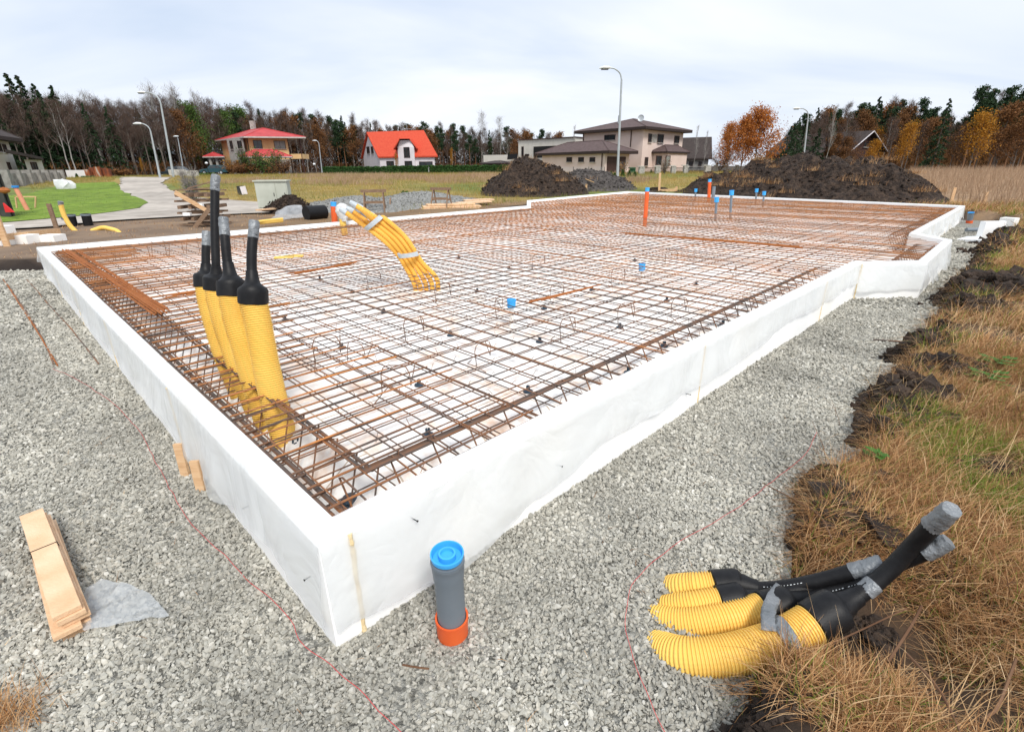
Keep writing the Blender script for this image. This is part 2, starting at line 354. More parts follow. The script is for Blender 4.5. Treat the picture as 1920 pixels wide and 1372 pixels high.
# ------------------------------------------------------------ ground
ng = 460; uu = np.linspace(-5.6, 5.6, ng); gx1 = np.sinh(uu) * 4.4; gx, gy = np.meshgrid(gx1, gx1 + 3.0, indexing='ij')
gx = gx.ravel(); gy = gy.ravel(); gz = T(gx, gy)
dE = sdist(gx, gy, EXC); r_ = np.hypot(gx, gy)
def mixc(c, a_, k): return c * (1 - k[:, None]) + np.array(a_)[None] * k[:, None]
c = np.tile(np.array([.2, .13, .07]), (len(gx), 1))
rightk = sm((gx - gy * .6 + .3) / .7)                                       # dry straw bank on the right
c = mixc(c, (.075, .045, .025), rightk)
c = mixc(c, (.3, .2, .12), rightk * sm((r_ - 14) / 8))
cen = (1 - rightk) * sm((r_ - 22) / 5)
c = mixc(c, (.27, .2, .06), cen)
c = mixc(c, (.14, .17, .035), cen * sm((wav(gx, gy, .21, 3) + .1) / .8))
c = mixc(c, (.05, .035, .02), sm((r_ - 74) / 12))
lft = sm((-gx - gy * .45 + 1) / 3) * (1 - sm((r_ - 22) / 6)); c = mixc(c, (.2, .14, .095), lft)
c = mixc(c, (.018, .013, .011), (1 - sm((dE - .05) / .5)) * (1 - sm((r_ - 24) / 8)) * sm((wav(gx, gy, 2.3, 4) + .75) / .6 + rightk * .4))
idx = np.arange(ng * ng).reshape(ng, ng); F4 = np.stack([idx[:-1, :-1].ravel(), idx[1:, :-1].ravel(), idx[1:, 1:].ravel(), idx[:-1, 1:].ravel()], 1)
tag(npmesh('ground', np.stack([gx, gy, gz], 1), F4, 'terrain', smooth=True, cols=c), kind='structure')
bed = sheet([(q[0], q[1]) for q in offset(EXC, -.12)], 'gravel_bed', 'gravel_bed', 0, .22, zf=lambda x, y: .012 * wav(x, y, 3.1) + .008 * wav(x, y, 9.3))
ROAD = [(228, 333), (322, 333), (304, 343), (318, 356), (345, 370), (400, 374), (480, 380), (560, 384), (560, 399), (470, 402), (330, 409), (170, 419), (20, 433), (-150, 447), (-150, 430), (20, 419), (150, 408), (215, 400), (262, 392), (280, 383), (262, 373), (228, 362), (226, 350)]
LAWN = [(20, 419), (-150, 430), (-60, 382), (60, 364), (130, 346), (215, 343), (226, 350), (228, 362), (262, 373), (280, 383), (262, 392), (215, 400), (150, 408)]
rp_ = [G(*q) for q in ROAD]; lp_ = [G(*q) for q in LAWN]
sheet([(q.x, q.y) for q in rp_], 'road', 'road', .05, .9, jag=.35)
sheet([(q.x, q.y) for q in lp_], 'lawn', 'lawn', .065, .9, jag=.25)

# ------------------------------------------------------------ loose stones of the gravel
def ico():
    t = (1 + 5 ** .5) / 2; v = np.array([(-1, t, 0), (1, t, 0), (-1, -t, 0), (1, -t, 0), (0, -1, t), (0, 1, t), (0, -1, -t), (0, 1, -t), (t, 0, -1), (t, 0, 1), (-t, 0, -1), (-t, 0, 1)], float) / 1.9
    f = np.array([(0, 11, 5), (0, 5, 1), (0, 1, 7), (0, 7, 10), (0, 10, 11), (1, 5, 9), (5, 11, 4), (11, 10, 2), (10, 7, 6), (7, 1, 8), (3, 9, 4), (3, 4, 2), (3, 2, 6), (3, 6, 8), (3, 8, 9), (4, 9, 5), (2, 4, 11), (6, 2, 10), (8, 6, 7), (9, 8, 1)])
    return v, f
IV, IF = ico()
def rocks(x, y, z, s, rs=RS):
    n = len(x); v = IV[None] * (1 + rs.uniform(-.45, .45, (n, 12, 1))) * np.stack([rs.uniform(.7, 1.35, n), rs.uniform(.6, 1.0, n), rs.uniform(.35, .75, n)], 1)[:, None, :]
    q = rs.normal(size=(n, 4)); q[:, 1:3] *= .45; q /= np.linalg.norm(q, axis=1)[:, None]; w_, a_, b_, c_ = q.T
    Rm = np.stack([1 - 2 * (b_ * b_ + c_ * c_), 2 * (a_ * b_ - w_ * c_), 2 * (a_ * c_ + w_ * b_), 2 * (a_ * b_ + w_ * c_), 1 - 2 * (a_ * a_ + c_ * c_), 2 * (b_ * c_ - w_ * a_), 2 * (a_ * c_ - w_ * b_), 2 * (b_ * c_ + w_ * a_), 1 - 2 * (a_ * a_ + b_ * b_)], 1).reshape(n, 3, 3)
    v = np.einsum('nij,nkj->nki', Rm, v) * s[:, None, None] + np.stack([x, y, z], 1)[:, None, :]
    f = IF[None] + (np.arange(n) * 12)[:, None, None]
    return v.reshape(-1, 3), f.reshape(-1, 3)
X = []; S = []
for r0, r1, s0, dens in ((.85, 2.6, .0063, 15500), (2.6, 4.4, .0069, 11000), (4.4, 8, .0084, 6000), (8, 20, .013, 1650)):
    n = int(dens * .5 * math.radians(118) * (r1 * r1 - r0 * r0)); rr = np.sqrt(RS.uniform(r0 * r0, r1 * r1, n)); th = RS.uniform(-math.radians(59), math.radians(59), n)
    x, y = rr * np.sin(th), rr * np.cos(th); k = (sdist(x, y, EXC) < .08) & (sdist(x, y, SLAB) > -.01); x, y = x[k], y[k]
    X.append(np.stack([x, y], 1)); S.append(s0 * np.minimum(RS.lognormal(0, .42, len(x)), 2.3))
X = np.concatenate(X); S = np.concatenate(S)
z = .012 * wav(X[:, 0], X[:, 1], 3.1) + .008 * wav(X[:, 0], X[:, 1], 9.3) + S * RS.uniform(-.1, .75, len(S))
d1_ = np.hypot(X[:, 0] + .245, X[:, 1] - 1.496) > .066; X, S, z = X[d1_], S[d1_], z[d1_]
v, f = rocks(X[:, 0], X[:, 1], z, S)
tag(npmesh('gravel', v, f, 'stone'), 'grey crushed stone spread around the white foam upstand', 'gravel', kind='stuff')
NST = len(S)
# ------------------------------------------------------------ foam upstand, floor and film
ZT = .5; TH = .12
IN = offset(SLAB, TH); ns_ = len(SLAB)
WL = {0: 'low white foam wall nearest the camera, running right from the near corner', 1: 'short foam wall at the near side of the right bay', 2: 'outer foam wall of the right bay',
      3: 'short foam wall at the far side of the right bay', 4: 'foam wall beyond the bay, running to the far right corner', 5: 'long foam wall along the far edge in front of the big soil heap',
      6: 'far left foam wall in front of the left dark soil heap', 7: 'short foam wall piece at the step of the back left edge', 8: 'long foam wall at the back left, behind the yellow conduits', 9: 'low foam wall running left from the near corner to the left corner'}
for i in range(ns_):
    p, q = SLAB[i], SLAB[(i + 1) % ns_]; pi, qi = IN[i], IN[(i + 1) % ns_]
    t = thing('foam_wall', (p[0], p[1], 0), WL[i], 'foam wall', 'white foam walls around the slab')
    mb = MB(); n = max(1, int((Vector(q) - Vector(p)).length / .3))
    a_, b_, c_, d_ = [Vector((*k_, 0)) for k_ in (p, q, qi, pi)]
    for k in range(n):
        e0, e1 = k / n, (k + 1) / n; o0, o1, i0, i1 = a_.lerp(b_, e0), a_.lerp(b_, e1), d_.lerp(c_, e0), d_.lerp(c_, e1)
        h0 = ZT + .004 * noise.noise(o0 * 1.1); h1 = ZT + .004 * noise.noise(o1 * 1.1); bv = .012
        nrm = (i0 - o0).normalized()
        R_ = lambda o, i_, h: [V(o.x, o.y, -.12), V(o.x, o.y, h - bv), V(*(o + nrm * bv).xy, h), V(*(i_ - nrm * bv).xy, h), V(i_.x, i_.y, h - bv), V(i_.x, i_.y, -.12)]
        ra, rb = R_(o0, i0, h0), R_(o1, i1, h1)
        for s_ in range(5): mb.quad(ra[s_], rb[s_], rb[s_ + 1], ra[s_ + 1])
    mb.build('wall_block', 'foam', t)
    # expanding foam seams
    L_ = (b_ - a_).length; out_ = -(d_ - a_); nn_ = (b_ - a_).cross(V(0, 0, 1)).normalized()
    sd_ = {0: [.12, 3.05, 6.2], 9: [.08, 2.2, 4.3, 6.4, 8.4], 1: [.03], 8: [], 4: [2.4, 5.2]}.get(i, [])
    if i == 9: sd_ = [L_ - s_ for s_ in (2.05, 4.2, 6.3, 8.3)]
    for s_ in sd_:
        base = a_ + (b_ - a_).normalized() * s_; m2 = MB(); pts = [base + nn_ * .001 + V(0, 0, z_) + (b_ - a_).normalized() * .006 * noise.noise(V(z_ * 9, s_, 2)) for z_ in np.linspace(-.02, .485, 24)]
        m2.tube(pts, [(1 if s_ < .2 else .55) * (.008 + .009 * abs(noise.noise(V(k * .5, s_ * 3, 7)))) for k in range(24)], 6)
        m2.build('foam_seam', 'seam', t)
# film draped over the wall tops
FL = {0: 'clear plastic film draped over the near right foam wall', 1: 'plastic film over the near side wall of the bay', 2: 'plastic film hanging loose on the outer wall of the bay', 3: 'plastic film over the far side wall of the bay',
      4: 'plastic film hanging on the wall beyond the bay', 5: 'plastic film over the far foam wall', 6: 'plastic film over the far left foam wall', 8: 'plastic film over the back left foam wall', 9: 'wrinkled plastic film hanging down the left foam wall'}
def film_on(i, hang, wob, bill, inner=.02):
    p, q = Vector((*SLAB[i], 0)), Vector((*SLAB[(i + 1) % ns_], 0)); pi, qi = Vector((*IN[i], 0)), Vector((*IN[(i + 1) % ns_], 0))
    L_ = (q - p).length; nn_ = (q - p).cross(V(0, 0, 1)).normalized(); n = max(6, int(L_ / .07)); rows = 15; vs = []
    for k in range(n + 1):
        e_ = k / n; o = p.lerp(q, e_); ii = pi.lerp(qi, e_); s_ = e_ * L_
        h = hang(s_, L_) + wob * noise.noise(V(s_ * .9, i, 3)) + wob * .5 * noise.noise(V(s_ * 3.1, i, 5))
        h = max(.1, min(.51, h)); g = e_
        for j in range(rows):
            if j == 0: c_ = ii.lerp(o, .08) + V(0, 0, ZT + .006)
            elif j == 1: c_ = ii.lerp(o, .5) + V(0, 0, ZT + .007 + .003 * noise.noise(V(s_ * 4, j, i)))
            elif j == 2: c_ = o - nn_ * .006 + V(0, 0, ZT + .006)
            else:
                u_ = (j - 2) / (rows - 3 + 0.0); dz_ = h * u_
                bl = .006 + bill * (u_ ** 1.2) * (.25 + abs(noise.noise(V(s_ * 1.7, dz_ * 1.5, i * 3))) * 1.6 + .5 * abs(noise.noise(V(s_ * 6 + dz_ * 6, dz_ * 2, i))))
                c_ = o + nn_ * bl + V(0, 0, ZT - dz_)
            vs.append(c_)
    idx_ = [(k * rows + j, (k + 1) * rows + j, (k + 1) * rows + j + 1, k * rows + j + 1) for k in range(n) for j in range(rows - 1)]
    o = npmesh('plastic_film', [q_[:] for q_ in vs], idx_, 'film', smooth=True)
    o.data.set_sharp_from_angle(angle=math.radians(32))
    tag(o, FL[i], 'plastic film', 'plastic film draped on the foam walls')
film_on(0, lambda s, L_: .4 + .08 * math.exp(-((s - .62) / .2) ** 2) - .1 * sm((s - .9) / 1.0) - .05 * sm((s - 3) / 2), .05, .045)
film_on(9, lambda s, L_: .25 + .13 * sm((s - (L_ - .5)) / .4) + .16 * math.exp(-((s - (L_ - 1.5)) / .7) ** 2), .12, .05)
film_on(1, lambda s, L_: .38, .1, .05); film_on(2, lambda s, L_: .3 + .12 * sm((s - L_ + .8) / .6), .12, .08)
film_on(3, lambda s, L_: .25, .1, .04); film_on(4, lambda s, L_: .3 + .1 * (1 - sm((L_ - s) / 1.2)), .16, .1); film_on(5, lambda s, L_: .25, .1, .05); film_on(6, lambda s, L_: .25, .1, .04); film_on(8, lambda s, L_: .25, .1, .05)
# insulation floor with the sunken edge trench
TR0, TR1, ZF, ZTR = .36, .56, .2, .05
mb = MB(); r0 = offset(SLAB, TH - .01); r1 = offset(SLAB, TR0); r2 = offset(SLAB, TR1)
for i in range(ns_):
    j = (i + 1) % ns_
    mb.quad((*r0[i], ZTR), (*r0[j], ZTR), (*r1[j], ZTR), (*r1[i], ZTR)); mb.quad((*r1[i], ZTR), (*r1[j], ZTR), (*r2[j], ZF), (*r2[i], ZF))
mb.quad(*[(*p, ZF) for p in r2])
mt = bpy.data.materials.new('foam_floor'); mt.use_nodes = True; n_ = mt.node_tree; nn = n_.nodes.new; ll = n_.links.new; bb = n_.nodes['Principled BSDF']; bb.inputs['Roughness'].default_value = .85; bb.inputs['Specular IOR Level'].default_value = .2
tcx = nn('ShaderNodeTexCoord'); mpp = nn('ShaderNodeMapping'); mpp.inputs['Rotation'].default_value = (0, 0, math.radians(45)); ll(tcx.outputs['Object'], mpp.inputs[0])
br = nn('ShaderNodeTexBrick'); br.inputs['Scale'].default_value = 1; br.inputs['Brick Width'].default_value = 1.2; br.inputs['Row Height'].default_value = .6; br.inputs['Mortar Size'].default_value = .006
br.inputs['Color1'].default_value = (.92, .91, .89, 1); br.inputs['Color2'].default_value = (.9, .89, .86, 1); br.inputs['Mortar'].default_value = (.55, .47, .38, 1); ll(mpp.outputs[0], br.inputs[0])
n1 = nn('ShaderNodeTexNoise'); n1.inputs['Scale'].default_value = 3.5; n1.inputs['Detail'].default_value = 8; n1.inputs['Roughness'].default_value = .65; ll(tcx.outputs['Object'], n1.inputs[0])
rr = nn('ShaderNodeValToRGB'); rr.color_ramp.elements[0].position = .5; rr.color_ramp.elements[0].color = (1, 1, 1, 1); rr.color_ramp.elements[1].position = .78; rr.color_ramp.elements[1].color = (.78, .5, .32, 1); ll(n1.outputs[0], rr.inputs[0])
mm = nn('ShaderNodeMix'); mm.data_type = 'RGBA'; mm.blend_type = 'MULTIPLY'; mm.inputs[0].default_value = 1; ll(br.outputs[0], mm.inputs[6]); ll(rr.outputs[0], mm.inputs[7]); ll(mm.outputs[2], bb.inputs['Base Color']); MT['foam_floor'] = mt
tag(mb.build('foam_floor', 'foam_floor'), 'white foam insulation floor under the rebar mesh, sunken along its edges', 'foam floor')

# ------------------------------------------------------------ rebar mesh
UD = Vector((1, 1)).normalized(); VD = Vector((-1, 1)).normalized(); OA = Vector(A_)
def clip(poly, o, d_):                                                    # parameter ranges of the line inside the polygon
    ts = []
    n = len(poly)
    for i in range(n):
        p = Vector(poly[i]); q = Vector(poly[(i + 1) % n]); ex = q - p; den = d_.x * ex.y - d_.y * ex.x
        if abs(den) < 1e-9: continue
        w_ = p - o; t = (w_.x * ex.y - w_.y * ex.x) / den; s_ = (w_.x * d_.y - w_.y * d_.x) / den
        if 0 <= s_ < 1: ts.append(t)
    ts.sort(); return [(ts[k], ts[k + 1]) for k in range(0, len(ts) - 1, 2) if ts[k + 1] - ts[k] > .4]
IP = offset(SLAB, TH + .02); bars = []
def addbar(o, d_, t0, t1, z_, r):
    n = max(2, int((t1 - t0) / .9)); sd_ = Vector((-d_.y, d_.x)); ph = random.uniform(0, 99); pts = []
    for k in range(n + 1):
        q = o + d_ * (t0 + (t1 - t0) * k / n) + sd_ * .010 * noise.noise(V(ph, k * .5, 0)); pts.append(V(q.x, q.y, z_ + .007 * noise.noise(V(ph, k * .6, 5))))
    bars.append((pts, r))
def grid(dirv, perp, step, off, z_, r, lap=.5):
    k = off
    while k < 22:
        j = random.uniform(-.018, .018); o = OA + perp * (k + j)
        for t0, t1 in clip(IP, o, dirv):
            addbar(o, dirv, t0 + random.uniform(0, .03), t1 - random.uniform(0, .04), z_, r)
            if random.random() < lap and t1 - t0 > 2:                     # lapped second bar alongside
                s0 = random.uniform(t0, t1 - 1.5) if random.random() < .6 else t0 + .02; s1 = min(t1 - .02, s0 + random.uniform(1.2, 5)); addbar(o + perp * random.uniform(.014, .03), dirv, s0, s1, z_ + .003, r)
        k += step
grid(UD, VD, .2, .21, .425, .0045, .35); grid(VD, UD, .2, .2, .437, .0045, .35)
grid(UD, VD, .25, .28, .262, .0042, .1); grid(VD, UD, .25, .31, .273, .0042, .1)
# doubled transverse bars over the left edge trench
k = .25
while k < 10.3:
    o = OA + VD * k; addbar(o, UD, .15, random.uniform(.95, 1.5), .447, .006); k += random.uniform(.12, .21)
rm = thing('rebar_mesh', (A_[0], A_[1], ZF), 'rusty steel rebar mesh tied over the whole white foam floor', 'rebar mesh')
key = lambda b_: min((p - V(0, 0, CH)).length for p in b_[0]) / max(.3, (b_[0][-1] - b_[0][0]).length) ** .35
bars.sort(key=key)
for pts, r in bars[:100]: MB().tube(pts, r, 6).build('rebar', 'rebar', rm, smooth=True)
mb = MB()
for pts, r in bars[100:]: mb.tube(pts, r * 1.02, 4)
tag(mb.build('rebar_rest', 'rusty_rebar', rm), kind='stuff')
# tie wires at crossings (twisted ends sticking up)
mb = MB()
for a_ in range(1, 60):
    for b_ in range(1, 52):
        q = OA + UD * (.2 * a_) + VD * (.21 + .2 * (b_ - 1)); dd = q.length
        if dd > 9 or sdist(q.x, q.y, IP) > -.05 or random.random() > .62: continue
        c_ = V(q.x, q.y, .443); s_ = V(random.uniform(-1, 1), random.uniform(-1, 1), 0) * .014
        mb.tube([c_ - s_ - V(0, 0, .012), c_ + V(0, 0, .008), c_ + s_ + V(0, 0, .016 + random.random() * .02), c_ + s_ * 2 + V(0, 0, .02 + random.random() * .02)], .0018, 3)
tag(mb.build('tie_wire', 'rebar', rm), kind='stuff')
# edge beam cages
CG = {0: 'rebar beam cage in the trench along the near right wall', 9: 'rebar beam cage in the trench along the left wall', 8: 'rebar beam cage along the back left wall', 4: 'rebar beam cage along the wall beyond the bay', 2: 'small rebar beam cage in the right bay', 5: 'rebar beam cage along the far wall'}
for i, stp in ((0, .26), (9, .2), (8, .3), (4, .24), (2, .2), (5, .4)):
    p, q = Vector(IN[i]), Vector(IN[(i + 1) % ns_]); d_ = (q - p).normalized(); nn_ = Vector((-d_.y, d_.x)); L_ = (q - p).length
    t = thing('beam_cage', (p.x, p.y, ZTR), CG[i], 'rebar cage', 'edge beam cages')
    for (of, z_, r) in ((.05, .40, .011), (.095, .395, .011), (.31, .412, .0105), (.342, .408, .0105), (.08, .10, .011), (.2, .1, .010)):
        if i == 9 and of == .095: r = .013
        s0_ = .3 if of > .3 or of == .2 else .04
        pts = [V(*(p + d_ * s_ + nn_ * (of + .006 * noise.noise(V(s_, of * 20, i)))), z_ + .006 * noise.noise(V(s_, of * 9, i))) for s_ in np.linspace(s0_, L_ - (.3 if of > .3 else .1), max(3, int(L_ / .5)))]
        MB().tube(pts, r, 7).build('long_bar', 'rebar', t, smooth=True)
    s_ = .2; ks = 0; rest = MB()
    while s_ < L_ - .2:
        f_ = lambda of, z_, ds=0: V(*(p + d_ * (s_ + ds) + nn_ * of), z_)
        if i == 9: pts = [f_(.03, .41), f_(.33, .422), f_(.37, .41), f_(.24, .08, .07), f_(.06, .08, .03), f_(.025, .41)]
        else: pts = [f_(.07, .40, .0), f_(.33, .42), f_(.365, .405), f_(.2, .09, .02), f_(.06, .08, .02), f_(.05, .40, .01)]
        if ks < 60 and (i in (0, 9, 2, 4)): MB().tube(pts, .0052, 5).build('stirrup', 'rebar', t); ks += 1
        else: rest.tube(pts, .0052, 4)
        s_ += stp + random.uniform(-.02, .02)
    if rest.v: tag(rest.build('stirrup_rest', 'rebar', t), kind='stuff')
# loose bundles of rusty bars lying on the mesh
def bundle(p, q, n, wd, label, z_=.46):
    t = thing('bar_bundle', p, label, 'rebar bundle'); p = Vector(p); q = Vector(q); s_ = (q - p).cross(V(0, 0, 1)).normalized()
    for k in range(n):
        o1, o2 = random.uniform(-1, 1) * wd, random.uniform(-1, 1) * wd; e_ = random.uniform(-.15, .15)
        a_ = p + s_ * o1 + (q - p).normalized() * e_; b_ = q + s_ * o2 + (q - p).normalized() * random.uniform(-.15, .15)
        MB().tube([a_.lerp(b_, u_) + V(0, 0, z_ - p.z + .006 * (k % 3) + .01 * noise.noise(V(k, u_ * 3, 0))) for u_ in (0, .33, .66, 1)], .0075, 5).build('bar', 'rust', t)
bundle(Z(118, 470, .46), Z(300, 585, .46), 13, .085, 'thick bundle of bright rusty bars lying by the left foam wall')
bundle(Z(142, 468, .46), Z(272, 556, .46), 4, .02, 'thin pair of rusty bars lying beside the thick bundle')
bundle(Z(330, 553, .46), Z(392, 541, .46), 6, .05, 'short rusty bar bundle on the mesh left of the yellow ducts', .45)
bundle(Z(560, 510, .46), Z(655, 494, .46), 8, .06, 'rusty bar bundle crossing the mesh behind the yellow ducts', .45)
bundle(Z(1010, 562, .46), Z(1110, 537, .46), 3, .02, 'dark heavy bar pair on the mesh beyond the near blue-capped pipe', .452)
bundle(Z(1180, 437, .46), Z(1500, 463, .46), 6, .1, 'long rusty bars over the far mesh near the right bay', .452)
# spacers
t0 = thing('spacer', (0, 0, -50), 'x', 'spacer', 'black plastic spacers on the foam')
mb = MB(); pr = [(.006, .072), (.032, .07), (.036, .0), (.044, -.004), (.048, .0)]
ring = [V(math.cos(k * math.pi / 8), math.sin(k * math.pi / 8), 0) for k in range(16)]
for (ra, rb, za_, zb_) in ((.012, .05, .03, .012), (.05, .052, .012, 0), (.03, .034, .012, .012)):
    for k in range(16): u_, v_ = ring[k], ring[(k + 1) % 16]; mb.quad(u_ * ra + V(0, 0, za_), v_ * ra + V(0, 0, za_), v_ * rb + V(0, 0, zb_), u_ * rb + V(0, 0, zb_))
mb.v = [q + V(0, 0, -50) for q in mb.v]; mb.build('base_disc', 'spacer', t0)
mb = MB()
for k in range(4): a_ = k * math.pi / 2; mb.box(V(math.cos(a_) * .016, math.sin(a_) * .016, .04 - 50), .008, .02, .05, a_)
mb.box(V(0, 0, .022 - 50), .03, .03, .03); mb.build('clip', 'spacer', t0)
SPC = [(786, 718), (641, 648), (1012, 637), (1162, 610), (990, 730), (803, 812), (1178, 695), (845, 625), (535, 596), (895, 543), (1020, 575), (1250, 560), (1355, 605), (720, 582), (1305, 530), (1110, 540), (660, 545), (1190, 485), (1245, 645), (600, 520), (1420, 585), (1460, 505), (955, 500), (860, 480)]
first = True
for px, py in SPC:
    q = Z(px, py + 4, ZF + .004); lab = 'round black plastic spacer on the white foam under the rebar mesh'
    if first: t0.location = q; t0.scale = (.72, .72, .72); t0['label'] = lab; first = False
    else: copy_tree(t0, q, .72, random.random() * 3, lab)
SPT = [(600, 818, ZTR, 0), (568, 832, .09, .7), (658, 944, .08, .9), (845, 862, ZTR, .5), (1206, 692, ZTR, 0), (363, 662, .08, .4)]
for px, py, z_, tl in SPT:
    c_ = copy_tree(t0, Z(px, py, z_ + .01), 1.15, 1, 'dark blue-black plastic spacer wheel in the edge trench beside the foam wall', 'dark plastic wheels in the trench'); c_.rotation_euler = (tl, -tl * .6, 0)
# bent wire chairs between the layers
CH_ = [(740, 690), (905, 640), (775, 598), (610, 636), (935, 560), (1065, 600), (1175, 572), (830, 536), (1045, 532), (1275, 560), (1160, 505), (1400, 560), (1380, 500), (665, 640), (1010, 480), (700, 510), (1260, 470)]
t1 = None
for px, py in CH_:
    q = Z(px, py, .46); loc = V(q.x, q.y, .265)
    if t1 is None:
        t1 = thing('bar_chair', loc, 'bent rusty wire chair standing up between the layers of the rebar mesh', 'bar chair', 'bent wire chairs in the mesh')
        w_ = .1
        pts = [V(-w_ - .02, -.16, 0), V(-w_, -.02, .01), V(-w_, 0, .15), V(-w_ + .02, 0, .2), V(-w_ + .05, .0, .215), V(w_ - .05, 0, .215), V(w_ - .02, 0, .2), V(w_, 0, .15), V(w_, .01, .06), V(w_ + .02, .1, .18)]
        MB().tube([loc + p_ for p_ in pts], .004, 5).build('bent_wire', 'rebar', t1)
        MB().tube([loc + p_ for p_ in [V(-w_, -.02, .01), V(-w_ + .01, .12, .0), V(-w_ + .1, .16, .005)]], .004, 5).build('foot_wire', 'rebar', t1)
    else: copy_tree(t1, loc, random.uniform(.85, 1.1), random.uniform(-.5, 1.3))
# nails holding the film
def onwall(A, B, px, py):
    d_ = ray(px, py); e_ = Vector(B) - Vector(A); n_ = Vector((e_.y, -e_.x)).normalized(); t = n_.dot(Vector(A)) / (n_.x * d_.x + n_.y * d_.y); return V(d_.x * t, d_.y * t, CH + d_.z * t), V(n_.x, n_.y, 0)
for (a_, b_), px, py, l_ in (((A_, I_), 772, 971, 'dark nail in the plastic film right of the near corner'), ((A_, I_), 1044, 871, 'tiny dark nail in the film of the near right wall'), ((A_, I_), 1286, 738, 'tiny dark nail in the film, middle of the near right wall'), ((A_, B_), 466, 948, 'tiny dark nail in the film of the left wall'), ((A_, B_), 582, 1080, 'dark nail low in the film just left of the near corner')):
    q, n_ = onwall(a_, b_, px, py); n_ = n_ if n_.dot(q) < 0 else -n_
    tag(MB().tube([q, q + n_ * .03 + V(.006, 0, .002)], .0022, 6).lathe(q + n_ * .03 + V(.006, 0, .002), n_, [(0, .001), (0, .005), (.002, .005), (.002, .001)], 8).build('nail', 'rail'), l_, 'nail')

# ------------------------------------------------------------ pipes standing on the slab
def pipe(px0, py0, z0, px1, py1, r, mt, label, cap='blue', name='standpipe', socket=True, capr=1.3, caph=.06, group=None, y=None):
    if py0 < 415:                                  # foot hidden in the mesh: place at mesh level, inside the wall
        a_ = Z(px0, py0, .43)
        while float(sdist(a_.x, a_.y, SLAB)) > -.3: a_ *= .99
    else: a_ = Z(px0, py0, z0)
    b_ = Y(px1, py1, a_.y); a_ = V(a_.x, a_.y, z0); b_ = V(b_.x, a_.y, b_.z)
    t = thing(name, a_, label, 'pipe', group); d_ = (b_ - a_)
    if cap:
        cbm = b_ - d_.normalized() * caph
        MB().tube([a_, cbm], r, 16).build('pipe_tube', mt, t, smooth=True)
        u_ = d_.normalized()
        MB().lathe(cbm, u_, [(0, r), (.001, r * capr * .92), (caph - .02, r * capr * .92), (caph - .02, r * capr), (caph, r * capr), (caph, r * capr * .86), (caph - .02, r * capr * .8), (caph - .02, r * .55), (caph - .004, r * .52), (caph - .004, .0005)], 18).build('cap', cap, t, smooth=True)
    else: MB().tube([a_, b_], r, 12).build('pipe_tube', mt, t, smooth=True)
    return t
pipe(959, 612, ZF, 959, 561, .024, 'white_pipe', 'white pipe with wide blue cap, standing in the middle of the mesh', capr=2.0, caph=.085)
pipe(1204, 520, ZF, 1204, 494, .024, 'white_pipe', 'short white pipe with blue cap, right of the mesh centre', capr=2.2, caph=.1)
pipe(1210, 408, ZF, 1214, 352, .055, 'orange_pipe', 'tall orange pipe with blue cap in the far middle of the mesh', capr=1.08, caph=.1)
pipe(1330, 370, ZF, 1331, 336, .07, 'orange_pipe', 'orange pipe with blue cap near the far wall beside a grey stub', capr=1.08, caph=.12)
pipe(1337, 372, ZF, 1339, 350, .07, 'grey_pipe', 'uncapped grey pipe stub beside the far orange pipe', cap=None)
for px, y0, y1, lb in ((1304, 368, 354, 'leftmost of the small far blue-capped grey pipes'), (1343, 400, 370, 'grey pipe with blue cap, nearest of the far group'), (1371, 398, 357, 'tallest of the far blue-capped grey pipes'), (1418, 374, 354, 'blue-capped grey pipe before the big soil heap, left of a pair'), (1432, 378, 359, 'blue-capped grey pipe before the big soil heap, right of a pair')):
    pipe(px, y0, ZF, px + 1, y1, .036, 'grey_pipe', lb, capr=2.0, caph=.14, group='small grey pipes with blue caps')
pipe(629, 437, ZF, 625, 379, .075, 'orange_pipe', 'rust orange pipe with blue cap near the back left wall', capr=1.05, caph=.1)
tp = pipe(647, 440, ZF, 638, 390, .075, 'yellow', 'yellow pipe with a white plastic bag pulled over it', cap=None, name='bagged_pipe')
pipe(684, 432, ZF, 681, 395, .06, 'grey_pipe', 'plain grey pipe behind the yellow conduits', cap=None)
a_ = Z(647, 440, ZF); b1_ = Y(638, 382, a_.y); c1_ = Y(645, 412, a_.y); mb = MB()
pp = [b1_ + (c1_ - b1_) * k_ for k_ in np.linspace(-.05, 1.1, 12)]
mb.tube(pp, [.03, .1, .16, .15, .17, .16, .14, .15, .12, .13, .1, .09], 14)
mb.v = [q + V(noise.noise(q * 4), noise.noise(q * 4 + V(9, 0, 0)), .3 * noise.noise(q * 5)) * .07 for q in mb.v]
tag(mb.build('plastic_bag', 'bag_white', smooth=True), 'crumpled white plastic bag pulled over a yellow pipe', 'plastic bag')
for k, (px, py) in enumerate(((533, 482), (551, 480))):
    q = Z(px, py, .47); t_ = MB().box(q, .28, .12, .02, .2).build('marker_pad', 'yellow'); tag(t_, ['left', 'right'][k] + ' one of two flat yellow pads lying on the mesh', 'pad', 'flat yellow pads')

